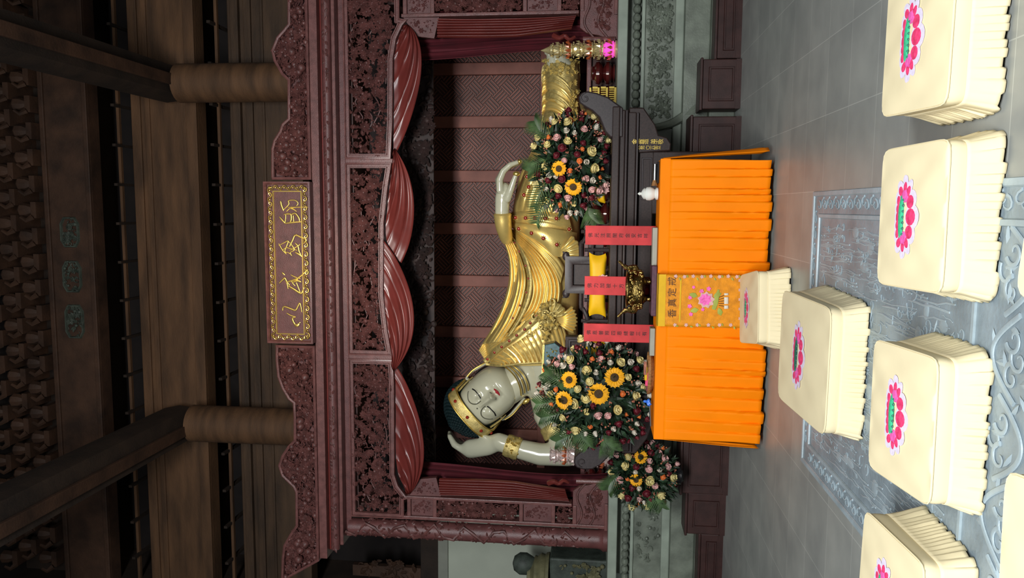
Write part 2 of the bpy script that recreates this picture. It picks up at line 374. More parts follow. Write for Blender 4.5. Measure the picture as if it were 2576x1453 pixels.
# ================================================================== TIMBER HALL BEHIND
YB = 12.5
WX0, WX1 = -9.0, 5.6
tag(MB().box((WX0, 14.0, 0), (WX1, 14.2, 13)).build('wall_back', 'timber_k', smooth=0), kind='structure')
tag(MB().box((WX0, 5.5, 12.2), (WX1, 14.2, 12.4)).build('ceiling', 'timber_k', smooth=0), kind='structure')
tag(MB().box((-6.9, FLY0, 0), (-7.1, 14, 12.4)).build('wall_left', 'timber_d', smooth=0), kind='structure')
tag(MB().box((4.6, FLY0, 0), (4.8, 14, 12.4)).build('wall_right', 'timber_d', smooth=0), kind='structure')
def zz(x): return P(x, 620, YB).z
YPST = 12.15
for X, lab in ((P(600, 208, YPST).x, 'round brown timber post right of the carved canopy crest'), (P(600, 1068, YPST).x, 'round brown timber post rising behind the left half of the canopy')):
    t = thing('timber_post', lab, 'post', (X, YPST, 0), 'timber posts behind the canopy')
    MB().lathe([(.31, .3), (.31, 8.3)], (X, YPST, 0), 28).build('shaft', 'timber', t)
    MB().lathe([(.40, 0), (.42, .12), (.36, .24), (.31, .3)], (X, YPST, 0), 28).build('base', 'stone_d', t)
def hbeam(name, label, x0, x1, Yf, d, m, grooves=(), relief=None):
    t = thing(name, label, 'beam', (-.8, Yf, zz(x1)), None); z0, z1 = zz(x1), zz(x0)
    mb = MB().box((WX0+2.1, Yf, z0), (WX1-1, Yf+d, z1)); mb.build('board', m, t, smooth=0, bevel=.015)
    if grooves:
        mb = MB()
        for a, b, h in grooves: mb.box((WX0+2.1, Yf-h, z0+(z1-z0)*a), (WX1-1, Yf+.01, z0+(z1-z0)*b))
        mb.build('moulding', m, t, smooth=0, bevel=.012)
    return t, z0, z1
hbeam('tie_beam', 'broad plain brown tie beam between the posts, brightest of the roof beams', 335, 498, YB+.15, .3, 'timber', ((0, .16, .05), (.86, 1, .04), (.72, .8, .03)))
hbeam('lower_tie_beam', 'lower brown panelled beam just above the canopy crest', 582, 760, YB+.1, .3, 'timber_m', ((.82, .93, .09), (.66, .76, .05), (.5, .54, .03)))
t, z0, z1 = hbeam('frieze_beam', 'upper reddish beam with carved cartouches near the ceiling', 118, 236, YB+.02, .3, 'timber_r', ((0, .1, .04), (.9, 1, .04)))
for y0, y1 in ((545, 622), (655, 735), (765, 850)):
    pa, pb = P(170, y1, YB+.02), P(170, y0, YB+.02); zm = (z0+z1)/2; hh = (z1-z0)*.2
    poly = [(pa.x, zm-hh*.6), (pa.x+.12, zm-hh), (pb.x-.12, zm-hh), (pb.x, zm-hh*.6), (pb.x, zm+hh*.6), (pb.x-.12, zm+hh), (pa.x+.12, zm+hh), (pa.x, zm+hh*.6)]
    mb = MB().sweep(poly, [(0, 0), (.01, .04), (.03, .04), (.04, 0)], YB+.02); foliage(mb, poly, YB+.02, 45, int(y0), 1.3); mb.build('cartouche', 'stone_d', t)
def joists(name, label, x0, x1, n):
    t = thing(name, label, 'rafters', (-.8, YB+.3, zz(x1)), None); z0, z1 = zz(x1), zz(x0)
    for i in range(n):
        X = WX0+2.6+i*(WX1-WX0-3.8)/(n-1); MB().box((X-.022, YB+.1, z0+.3), (X+.022, YB+1.4, z0+.36)).build('joist', 'timber_d', t, smooth=0)
    zr = z0+(z1-z0)*.5; MB().box((WX0+2.1, YB+.3, zr-.02), (WX1-1, YB+.36, zr+.03)).build('rail', 'timber', t, smooth=0)
    MB().box((WX0+2.1, YB+.28, z0-.03), (WX1-1, YB+.4, z0+.05)).build('sill', 'timber', t, smooth=0)
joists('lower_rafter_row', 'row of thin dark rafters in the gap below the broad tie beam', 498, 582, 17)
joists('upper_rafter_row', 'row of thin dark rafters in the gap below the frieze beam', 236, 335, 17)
# bracket sets right under the roof
mb = MB(); R = random.Random(5); t = thing('roof_bracket_tier', 'tier of dark bumpy roof brackets above the frieze beam', 'roof brackets', (-.8, YB, zz(118)))
mb.box((WX0+2.1, YB+.45, zz(118)), (WX1-1, YB+.6, zz(-60))).build('back_board', 'timber_d', t, smooth=0)
mb = MB()
for i in range(24):
    for j in range(5):
        X = -6.4+i*.45+(j % 2)*.22; z = zz(108)+j*.36
        mb.box((X-.14, YB-.12-.03*j, z), (X+.14, YB+.45, z+.1)); mb.lathe([(.06, 0), (.11, .08), (.12, .2), (.09, .24)], (X, YB-.05-.03*j, z+.1), 8)
        mb.tube([(X-.12, YB-.15, z+.05), (X-.18, YB-.22, z+.12), (X-.12, YB-.25, z+.2)], [.05, .02], 5)
mb.build('bracket_blocks', 'timber_r', t, bevel=0)
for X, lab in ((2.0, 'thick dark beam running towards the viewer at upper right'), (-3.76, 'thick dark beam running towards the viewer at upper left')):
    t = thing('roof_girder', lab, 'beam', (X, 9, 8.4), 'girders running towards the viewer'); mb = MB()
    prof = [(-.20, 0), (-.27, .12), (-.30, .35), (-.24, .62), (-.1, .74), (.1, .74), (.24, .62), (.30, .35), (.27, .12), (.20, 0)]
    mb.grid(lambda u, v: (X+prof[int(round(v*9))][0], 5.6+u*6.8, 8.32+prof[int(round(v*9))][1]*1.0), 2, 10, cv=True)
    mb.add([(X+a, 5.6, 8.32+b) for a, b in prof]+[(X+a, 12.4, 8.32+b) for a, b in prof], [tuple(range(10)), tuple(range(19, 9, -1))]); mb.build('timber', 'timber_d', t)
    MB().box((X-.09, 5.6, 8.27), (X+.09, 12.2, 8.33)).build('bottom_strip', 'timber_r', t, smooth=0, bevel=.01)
# plaster wall and stone screen at far left
t = thing('plaster_screen', 'pale plaster wall panel with grey frame left of the canopy', 'wall panel', (-6.2, 12.9, 0))
pz = lambda x: P(x, 1420, 12.9).z
MB().box((-6.9, 12.9, pz(1560)), (-5.2, 13.0, pz(1128))).build('plaster', 'plaster', t, smooth=0)
MB().box((-6.9, 12.84, pz(1128)), (-5.2, 13.0, pz(1104))).build('top_rail', 'plaster_g', t, smooth=0)
MB().box((-6.9, 12.86, pz(1104)), (-5.2, 13.0, pz(1060))).build('timber_lintel', 'timber_d', t, smooth=0)
MB().box((-6.6, 12.84, pz(1060)), (-6.4, 12.95, pz(890))).build('timber_jamb', 'timber_r', t, smooth=0)
mb = MB(); foliage(mb, PL([(905, 1400), (905, 1450), (1050, 1450), (1050, 1400)], 12.9), 12.88, 40, 8, 2.2, .1); mb.build('gilt_scroll', 'timber_r', t)
pb = P(1340, 1424, 11.6)
t = thing('stone_newel', 'dark stone newel with round finial left behind the canopy', 'stone post', (pb.x, pb.y, 0))
zf = lambda x: P(x, 1424, 11.6).z
MB().lathe([(.05, zf(1355)), (.12, zf(1340)), (.17, zf(1325)), (.17, zf(1308)), (.11, zf(1294)), (.02, zf(1290))], (pb.x+.04, pb.y, 0), 18).build('finial', 'stone_d', t)
MB().lathe([(.40, zf(1382)), (.39, zf(1375)), (.36, zf(1371)), (.38, zf(1362)), (.33, zf(1352)), (.34, zf(1346)), (.24, zf(1336)), (.22, zf(1328)), (.1, zf(1326))], (pb.x-.18, pb.y, 0), 24).build('ribbed_cap', 'stone_y', t)
mb = MB().box((pb.x-.6, pb.y-.2, 0), (pb.x+.25, pb.y+.3, zf(1384))); mb.build('pedestal', 'stone_d', t, smooth=0, bevel=.03)
mb = MB(); foliage(mb, [(pb.x-.5, zf(1520)), (pb.x+.2, zf(1520)), (pb.x+.2, zf(1400)), (pb.x-.5, zf(1400))], pb.y-.2, 60, 9, 1.6, .06); mb.build('pedestal_relief', 'stone_y', t)
# ================================================================== MARBLE PLATFORM
t = thing('marble_platform', 'green-grey carved marble platform carrying the canopy', 'platform', (-.8, 9.6, 0))
PX0, PX1 = -4.62, 3.3; ST = 1.30
MB().box((PX0, 9.0, ST-.11), (PX1, 11.7, ST)).build('top_slab', 'marble_l', t, smooth=0, bevel=.012)
MB().box((PX0+.12, 9.2, .55), (PX1-.12, 11.6, ST-.11)).build('body', 'marble', t, smooth=0)
mb = MB(); x_ = PX0+.12
while x_ < PX1-.1: mb.ball((x_, 9.14, ST-.215), (.055, .07, .045), 8, 6); x_ += .095
mb.build('lotus_bead_moulding', 'marble', t)
MB().box((PX0+.1, 9.10, ST-.31), (PX1-.1, 9.2, ST-.27)).build('waist_moulding', 'marble_l', t, smooth=0, bevel=.01)
def shelf(nm, y0, z0, z1, m='marble'): MB().box((PX0+.1, y0, z0), (PX1-.1, 9.25, z1)).build(nm, m, t, smooth=0, bevel=.015)
shelf('apron', 9.12, .62, ST-.31); shelf('lower_moulding', 9.06, .56, .66, 'marble_l'); shelf('foot_step', 8.98, .28, .56); shelf('base_step', 8.9, 0, .28)
mb = MB(); foliage(mb, [(1.0, .68), (2.9, .68), (2.9, .97), (1.0, .97)], 9.12, 330, 21, 1.0, .035); foliage(mb, [(-4.3, .68), (-3.0, .68), (-3.0, .97), (-4.3, .97)], 9.12, 60, 22, 1.0, .02); mb.build('apron_relief', 'marble', t)
for x_ in (1.15, -3.1):
    mb = MB(); mb.tube(cr([(x_-.25, 9.1, .95), (x_-.2, 9.06, .7), (x_-.1, 9.03, .52), (x_, 9.0, .35)], 12), [.04, .06], 8); mb.build('bracket_foot', 'marble', t)
# dark hollow at the end of the platform: curved marble leg
mb = MB(); lp = [(PX0-.02, .9), (PX0-.22, .78), (PX0-.3, .55), (PX0-.2, .3), (PX0-.36, .12), (PX0-.36, 0), (PX0+.12, 0), (PX0+.12, .9)]
mb.prism(lp, 9.05, 9.35); mb.build('curved_leg', 'marble_l', t, bevel=.02)
tag(MB().lathe([(.0, 0), (.07, .01), (.095, .08), (.08, .15), (.12, .25), (.06, .30), (0, .29)], (-4.58, 8.77, .282), 9).build('yellow_bundle', 'yellow'), 'crumpled yellow cloth bundle on the lowest step box at far left', 'cloth bundle')
# wooden step boxes
def stepbox(x0, x1, z1, yf, label):
    t = thing('wooden_step_box', label, 'step box', ((x0+x1)/2, yf+.2, 0), 'dark red wooden step boxes')
    MB().box((x0, yf, 0), (x1, 8.89, z1)).build('body', 'stepw', t, smooth=0, bevel=.01)
    MB().box((x0-.015, yf-.025, z1), (x1+.015, 8.89, z1+.03)).build('top_board', 'stepw', t, smooth=0, bevel=.01)
    pol = [(x0+.08, .07), (x1-.08, .07), (x1-.08, z1-.06), (x0+.08, z1-.06)]
    MB().sweep(pol, [(0, .001), (.006, .014), (.02, .014), (.028, -.008)], yf).build('panel_moulding', 'stepw', t)
    MB().box((x0, yf-.008, 0), (x1, yf, .055)).build('skirting', 'stepw', t, smooth=0)
stepbox(-3.17, .97, .50, 8.48, 'long dark red wooden step box behind the orange altar table')
stepbox(1.06, 1.58, .40, 8.58, 'mid height step box on the right, next to the long one'); stepbox(1.60, 2.6, .25, 8.66, 'lowest step box at the right edge of the photo')
stepbox(-3.68, -3.2, .42, 8.58, 'mid height step box on the left, next to the long one'); stepbox(-4.72, -3.71, .25, 8.66, 'lowest step box at the left end of the platform')
# ================================================================== CARVED CANOPY
YC = 9.45; CX = -.72
CAN = thing('carved_canopy', 'large reddish-brown carved wooden canopy framing the reclining statue', 'canopy', (CX, YC, ST))
mir = lambda X: 2*CX-X
XL, XR = -4.06, 2.62       # outer edges of the front frame
ZT, ZB = 4.63, 4.06
# columns
for X in (-4.19, mir(-4.19)):
    o = MB().lathe([(.15, ST), (.155, ST+.05), (.13, ST+.08), (.12, ST+.12), (.115, 3), (.11, 4.66)], (X, YC+.02, 0), 26).build('column', 'rose', CAN); col_ = o
    mb = MB(); R = random.Random(4)
    for k in range(260):
        a = R.uniform(-2.9, .3); z = ST+.25+R.random()*(4.55-ST-.25); cx_, sx_ = cos(a), sin(a)
        f = lambda u, v, y, a=a, z=z: (X+(.108+(-y))*cos(a+u/.11), YC+.02+(.108+(-y))*sin(a+u/.11), z+v)
        leaf(mb, 0, 0, .002, R.random()*6.28, R.uniform(.04, .07), .03, 0, f, .3)
    mb.tube([(X+.125*cos(-1.5+.9*sin(t*1.9)), YC+.02+.125*sin(-1.5+.9*sin(t*1.9)), ST+.4+t*.13) for t in range(24)], .022, 6)
    mb.build('dragon_relief', 'carv', col_)
# frieze: five bays, each with an ogee lower edge
fr_pts = {  # lower edge of the frieze, photo pixels read at the canopy front
 'l': [(988, 902), (993, 960), (994, 1190), (1003, 1218), (1022, 1243), (1030, 1250)],
 'm': [(987, 405), (977, 470), (967, 560), (966, 740), (976, 830), (988, 898)],
 'r': [(1026, 52), (1014, 66), (998, 100), (990, 150), (989, 300), (987, 402)]}
edge = {k: PL(v, YC) for k, v in fr_pts.items()}
BE = [(0, 0), (0, .05), (.018, .055), (.022, .035), (.045, .035), (.05, .05), (.062, .05), (.066, .0)]
def bay(poly, seed, n, big=.13):
    ff_ = MB().sweep(poly, BE, YC).build('frieze_frame', 'rose_l', CAN)
    o = MB(); ip = inset(poly, .06); foliage(o, ip, YC, n, seed, 1.0, .05, margin=.0, big=big)
    for k in range(0, 14):    # stems tie the openwork together
        R = random.Random(seed*31+k); xs = [p[0] for p in ip]; zs = [p[1] for p in ip]
        a, b = R.uniform(min(xs), max(xs)), R.uniform(min(zs), max(zs)); q = [(a+.09*i, b+.05*sin(i*1.3+k)) for i in range(6)]
        q = [p for p in q if pip(ip, *p)]
        if len(q) > 2: o.tube([(p[0], YC-.015, p[1]) for p in q], .009, 5)
    o.build('openwork_carving', 'carv', ff_)
xd1, xd2 = edge['m'][0][0], edge['m'][-1][0]
e = sorted(edge['m']); bay([(xd2+.025, ZT), (xd2+.025, e[0][1])]+[p for p in e if xd2+.05 < p[0] < xd1-.05]+[(xd1-.025, e[-1][1]), (xd1-.025, ZT)], 1, 560)
# left and right bays run to the posts
el = sorted(edge['l']); pl = [(XL+.03, ZT), (XL+.03, 3.92), (el[0][0]-.02, 3.92)] + [p for p in el if p[0] < xd2-.03] + [(xd2-.025, 4.05), (xd2-.025, ZT)]
bay(pl, 2, 620)
er = sorted(edge['r']); pr = [(xd1+.025, ZT), (xd1+.025, 4.05)] + [p for p in er if p[0] > xd1+.03] + [(er[-1][0]+.02, 3.92), (XR-.03, 3.92), (XR-.03, ZT)]
bay(pr, 3, 620)
for x_ in (xd1, xd2): MB().box((x_-.03, YC-.04, 4.02), (x_+.03, YC+.05, ZT)).build('frieze_divider', 'rose_l', CAN, smooth=0, bevel=.01)
# posts with framed panels
for sx in (0, 1):
    f_ = (lambda a, b, y: (a, y, b)) if not sx else (lambda a, b, y: (mir(a), y, b))
    a0, a1 = -4.03, -3.72
    mb = MB(); 
    def bx(x0, z0, x1, z1, h=.035, d=.12):
        p, q = f_(x0, z0, YC-h), f_(x1, z1, YC+d); mb.box(p, q)
    bx(a0, ST, a0+.045, 3.95, .05); bx(a1-.04, 1.75, a1, 3.9, .045)
    for z in (3.86, 3.52, 2.40, 1.99, 1.72): bx(a0+.04, z-.03, a1-.03, z+.02, .04)
    bx(a0-.02, ST, a1+.02, ST+.04, .06)
    mb.build('post_frame', 'rose_l', CAN, smooth=0, bevel=.008)
    mb = MB(); p, q = f_(a0+.03, ST, YC+.0), f_(a1-.01, 3.88, YC+.06)
    for z0, z1 in ((3.54, 3.83), (2.01, 2.37), (ST, 1.70)):
        pnl = MB().box(f_(a0+.03, z0, YC), f_(a1-.01, z1, YC+.05)).build('etched_panel', 'rose', CAN, smooth=0)
        if z0 > ST: mb = MB(); foliage(mb, [(a0+.07, z0+.02), (a1-.06, z0+.02), (a1-.06, z1-.02), (a0+.07, z1-.02)], YC, 50, 40+sx, .5, .006, f=f_, big=.05); mb.build('etched_relief', 'rose', pnl)
    mb = MB(); foliage(mb, [(a0+.05, 2.43), (a1-.04, 2.43), (a1-.04, 3.49), (a0+.05, 3.49)], YC, 360, 50+sx, .85, .05, f=f_)
    foliage(mb, [(a0+.05, 1.74), (a1-.04, 1.74), (a1-.04, 1.96), (a0+.05, 1.96)], YC, 80, 60+sx, .7, .04, f=f_)
    mb.build('openwork_carving', 'carv', CAN)
    # foot bracket with ogee bands
    mb = MB(); mb.prism([(a0+.03, ST), (-3.42, ST), (-3.43, 1.40), (-3.47, 1.52), (-3.5, 1.66), (-3.56, 1.74), (a0+.03, 1.74)], YC-.02, YC+.04, f=lambda a, b, y: f_(a, b, y)); mb.build('foot_bracket', 'rose', CAN, bevel=.006)
    mb = MB()
    for k, s_ in enumerate((0, .16)):
        mb.tube([f_(a0+.04+.58*t, 1.68-s_-.10*t*t-.05*sin(t*7), YC-.03) for t in [i/14 for i in range(15)]], .014, 6)
    foliage(mb, [(a0+.1, 1.36), (-3.5, 1.36), (-3.55, 1.58), (a0+.1, 1.62)], YC-.01, 90, 70+sx, .7, .03, f=f_); mb.build('bracket_relief', 'carv', CAN)
    mb = MB().tube([f_(-3.42, ST+.02, YC-.03), f_(-3.43, 1.7, YC-.02)], .03, 8); mb.build('bracket_edge', 'rose_l', CAN)
    # carved wooden drape hanging on the inner side of each post
    mb = MB(); zt, zb = 3.46, 1.78; nf = 7
    def dr(u, v):
        wd = .235*(1-.12*v) if v < .6 else .235*(.93-.25*(v-.6)/.4)
        x = -3.715 + wd*u + .02*sin(3*v); z = zt+(zb-zt)*v + (.06*u*v)
        y = YC+.02-.035*abs(sin(pi*nf*u)) - .03*sin(pi*u) + .008*sin(v*9+u*4)
        return f_(x, z, y)
    mb.grid(dr, 85, 40); g = MB(); g.v = mb.v; g.f = mb.f; g.build('fluted_drape', 'swag', CAN, smooth=60)
    mb = MB(); mb.prism([(-3.715, 3.44), (-3.47, 3.50), (-3.50, 3.72), (-3.72, 3.88)], YC-.01, YC+.06, f=lambda a, b, y: f_(a, b, y)); foliage(mb, [(-3.7, 3.48), (-3.5, 3.52), (-3.52, 3.7), (-3.7, 3.84)], YC-.01, 30, 80, .5, .01, f=f_)
    mb.build('drape_header', 'rose', CAN)
    mb = MB(); mb.tube(cr([f_(-3.48, 2.05, YC-.0), f_(-3.44, 1.98, YC-.04), f_(-3.47, 1.92, YC-.02), f_(-3.42, 1.86, YC-.04), f_(-3.46, 1.8, YC)], 12), [.035, .05, .03, .05, .02], 8) ; mb.build('drape_knot', 'swag', CAN)
# ribbed wooden swags
def swag(corner, top, low, over, name='carved_swag'):
    c0 = P(*corner, YC); tp = [P(*p, YC) for p in top]; n = 9
    n = 6; tops = cr(tp, 121); c0 = Vector((c0.x, YC-.02, c0.z)); lowp = P(*low, YC)
    mb = MB(); sgn = 1 if tops[-1].x < c0.x else -1
    def fn(u, v):
        T = tops[int(round(u*120))]; L_ = (T-c0).length
        mid = (T+c0)/2; sag = Vector((lowp.x, 0, lowp.z)) - Vector(((tops[-1].x+c0.x)/2, 0, (tops[-1].z+c0.z)/2))
        k = u**1.5; ctrl = mid + Vector((sag.x*k*1.6, 0, sag.z*k*1.9 - .05*u*(1-u)))
        q = (1-v)**2*c0 + 2*v*(1-v)*ctrl + v*v*T
        rib = (1-abs(sin(pi*n*u)))**2.2*1.0 + .35*abs(sin(pi*n*u))**.8
        y = YC+.05-over - (.05*rib*(.25+.75*sin(pi*min(1, v*1.1+.08)))) - .11*sin(pi*min(v+.1, 1))*(.4+.6*u)
        return (q.x, y, q.z)
    mb.grid(fn, 121, 30)
    return mb.build(name, 'swag', CAN, smooth=60)
swag((1026, 62), [(1010, 72), (996, 110), (990, 160), (990, 260), (989, 330), (988, 400)], (1068, 175), .02)
swag((992, 372), [(986, 398), (979, 450), (972, 520), (968, 590), (985, 640), (1008, 662)], (1048, 500), .0)
swag((992, 932), [(985, 895), (976, 830), (968, 760), (966, 690), (966, 640), (963, 600)], (1052, 790), .05)
swag((1030, 1243), [(1016, 1226), (1000, 1190), (994, 1130), (994, 1040), (993, 960), (990, 910)], (1074, 1110), .02)
# cornice mouldings, stepping out
XO = 4.41-CX*0
def rail(z0, z1, y, dx, m='rose_l', name='cornice_moulding', rnd=False):
    x0 = -4.33-dx; x1 = mir(x0)
    if rnd:
        r = (z1-z0)/2; MB().tube([(x0, y+r, z0+r), (x1, y+r, z0+r)], r, 14).build(name, m, CAN)
    else: MB().box((x0, y, z0), (x1, y+.6, z1)).build(name, m, CAN, smooth=0, bevel=.008)
rail(4.63, 4.70, 9.43, -.02, 'rose'); rail(4.70, 4.745, 9.30, .05); rail(4.745, 4.86, 9.24, .10, 'rose', 'torus_moulding', True); rail(4.745, 4.86, 9.34, .08, 'rose')
rail(4.86, 4.885, 9.30, .12, 'swag'); rail(4.885, 4.985, 9.20, .20)
mb = MB()
R = random.Random(12); x_ = -4.4
while x_ < 2.9:
    leaf(mb, x_, 4.80, 0, R.choice((.5, -.5, 2.6, 3.6)), .07, .035, 9.245, FX, .2); x_ += .045
mb.build('torus_relief', 'carv', CAN)
# crest: right, left halves around the name board
YK = 9.22
tr = [(727, -60), (727, 62), (716, 76), (699, 95), (686, 128), (692, 155), (712, 190), (727, 204), (727, 298), (712, 312), (706, 330), (692, 352), (686, 375), (686, 445), (688, 452)]
tl = [(697, 866), (697, 905), (701, 945), (712, 975), (728, 1002), (740, 1012), (742, 1050), (742, 1104), (728, 1118), (712, 1142), (703, 1168), (712, 1195), (740, 1222), (746, 1235), (747, 1318), (732, 1340), (716, 1368), (712, 1400), (710, 1460)]
for k, tp in enumerate((tr, tl)):
    top = PL(tp, YK); top.sort(); zb = 4.985
    xa, xb = top[0][0], top[-1][0]
    if k: poly = [(xa+.32, zb)] + top + [(xb, zb)]
    else: poly = [(xa, zb)] + top + [(min(xb, 3.0), zb)]
    MB().prism(inset(poly, .02), YK+.03, YK+.09).build('crest_back', 'rose', CAN)
    MB().sweep(poly, [(0, -.05), (0, .045), (.014, .055), (.032, .045), (.036, 0)], YK).build('crest_border', 'rose_l', CAN)
    mb = MB(); foliage(mb, inset(poly, .03), YK+.03, 900, 90+k, 1.25, .09, margin=0, big=.10)
    Rr = random.Random(77+k)
    for q in range(26):
        a, b = Rr.uniform(xa, xb), Rr.uniform(zb+.05, zb+.35)
        if pip(inset(poly, .08), a, b):
            mb.ball((a, YK-.06, b), Rr.uniform(.03, .055), 10, 8)
    mb.build('crest_carving', 'carv', CAN)
# name board
pa, pb = PL([(800, 862), (669, 457)], 9.17)
bx0, bx1, bz0, bz1 = pa[0], pb[0], 4.97, pb[1]
NB = thing('name_board', 'wooden name board with four gilt brush characters in the middle of the canopy crest', 'sign', ((bx0+bx1)/2, 9.15, bz0))
BRD = MB().box((bx0, 9.12, bz0), (bx1, 9.2, bz1)).build('board', 'rose', NB, smooth=0, bevel=.01)
rect = [(bx0, bz0), (bx1, bz0), (bx1, bz1), (bx0, bz1)]
MB().sweep(rect, [(0, 0), (0, .04), (.02, .045), (.035, .02)], 9.12).build('outer_frame', 'rose_l', NB)
ipx = inset(rect, .11); MB().sweep(ipx, [(0, 0), (0, .02), (.012, .02), (.012, 0)], 9.12).build('inner_gilt_line', 'goldp', BRD)
mb = MB(); sc = inset(rect, .072); L_ = []
for i in range(4):
    p, q = Vector(sc[i]), Vector(sc[(i+1) % 4]); n = max(2, int((q-p).length/.055))
    for j in range(n):
        c = p+(q-p)*(j+.5)/n; a0 = math.atan2((q-p).y, (q-p).x); s_ = 1 if j % 2 else -1
        mb.tube([(c.x+(.034-.02*t)*cos(a0+s_*(4.6*t)), 9.108-.006*t, c.y+(.030-.018*t)*sin(a0+s_*4.6*t)) for t in [u/8 for u in range(9)]], [.008, .0095, .006], 6)
        mb.ball((c.x+.008*cos(a0), 9.102, c.y+.008*sin(a0)), .009, 6, 4)
for c in sc: mb.ball((c[0], 9.1, c[1]), .02, 8, 6)
mb.build('gilt_scroll_border', 'goldp', BRD)
def brush(name, strokes, o, s):     # strokes in local reading of the photograph: (x_img, y_img[, half width])
    mb = MB()
    for st in strokes:
        wd = st[0]; pts = [P(o[0]+a/s, o[1]+b/s, 9.11) for a, b in st[1:]]
        pts = cr(pts, max(6, len(pts)*4)); n = len(pts)
        rr = [wd*(.55+.45*sin(pi*(.15+.8*i/(n-1)))) for i in range(n)]
        mb.tube([(p.x, 9.108, p.z) for p in pts], rr, 8, up=(0, 1, 0), flat=.45)
    return mb.build(name, 'goldp', BRD)
W1, W2 = .011, .008
brush('gilt_character', [(W1, (112, 322), (135, 350), (160, 376)), (W2, (150, 300), (165, 312), (158, 372)), (W1, (152, 300), (205, 300), (210, 345), (200, 366)), (W1, (160, 376), (230, 368), (300, 362)),
  (W1, (215, 300), (245, 292), (275, 330), (282, 362)), (W2, (228, 310), (232, 366)), (W1*1.2, (120, 188), (128, 225), (146, 270)), (W2, (145, 262), (190, 215), (188, 184), (240, 180), (268, 203), (258, 228)),
  (W2, (185, 240), (270, 239), (362, 238)), (W2, (172, 275), (200, 250), (236, 262), (258, 276))], (670, 450), 3.38)
brush('gilt_character', [(W2, (150, 845), (185, 905), (220, 940)), (W2, (150, 862), (195, 838), (235, 820), (222, 865), (205, 915), (240, 928), (270, 952)), (W2, (235, 822), (262, 850), (290, 900), (255, 925), (268, 955)),
  (W2, (185, 905), (215, 880), (240, 885), (320, 905)), (W1, (248, 870), (275, 815), (300, 768), (350, 785), (392, 800), (398, 820), (375, 842)), (W1, (300, 840), (325, 870), (335, 915), (360, 965)),
  (W2, (250, 905), (300, 880), (345, 850)), (W1, (300, 925), (330, 940), (360, 962))], (660, 380), 3.633)
brush('gilt_character', [(W1, (180, 1108), (205, 1132)), (W1, (155, 1205), (190, 1170), (205, 1160), (225, 1195), (250, 1225)), (W2, (205, 1165), (225, 1210), (235, 1258)), (W1*1.1, (225, 1195), (290, 1175), (330, 1155), (380, 1115), (412, 1078)),
  (W1, (380, 1085), (415, 1080)), (W2, (260, 1130), (300, 1150), (350, 1165)), (W2, (262, 1180), (280, 1210), (300, 1230)), (W1, (270, 1200), (320, 1185), (355, 1195)), (W1*1.2, (240, 1232), (290, 1262), (350, 1298), (370, 1270), (382, 1245)), (W2, (310, 1200), (330, 1250), (345, 1290))], (660, 380), 3.633)
brush('gilt_character', [(W1, (185, 75), (188, 50), (205, 40), (250, 55), (300, 72), (322, 40), (340, 8), (352, 40), (360, 88)), (W2, (222, 98), (260, 120), (305, 132)), (W1*1.25, (305, 130), (275, 145), (282, 175), (300, 205)), (W1*1.7, (298, 205), (318, 212), (335, 196)), (W2, (335, 196), (345, 182))], (660, 760), 3.633)
# inside: ceiling, side boards, lattice back wall
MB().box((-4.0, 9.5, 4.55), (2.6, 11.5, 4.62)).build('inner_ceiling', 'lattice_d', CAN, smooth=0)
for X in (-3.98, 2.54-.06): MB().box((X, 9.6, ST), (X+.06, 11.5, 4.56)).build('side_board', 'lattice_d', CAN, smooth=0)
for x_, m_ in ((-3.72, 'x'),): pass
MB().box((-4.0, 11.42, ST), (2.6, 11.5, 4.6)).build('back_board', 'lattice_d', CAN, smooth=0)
SX = [1.995, 1.235, .45, -.32, -1.10, -1.875, -2.65, -3.43]
for X in SX:
    MB().box((X-.085, 11.3, ST), (X+.085, 11.42, 4.5)).build('back_stile', 'lattice', CAN, smooth=0, bevel=.012)
MB().box((-4, 11.29, 2.22), (2.6, 11.42, 2.34)).build('back_rail', 'lattice', CAN, smooth=0, bevel=.01)
MB().box((-4, 11.29, 4.02), (2.6, 11.42, 4.5)).build('back_top_rail', 'lattice', CAN, smooth=0)
edges_ = [2.48]+[v for X in SX for v in (X+.085, X-.085)]+[-3.92]
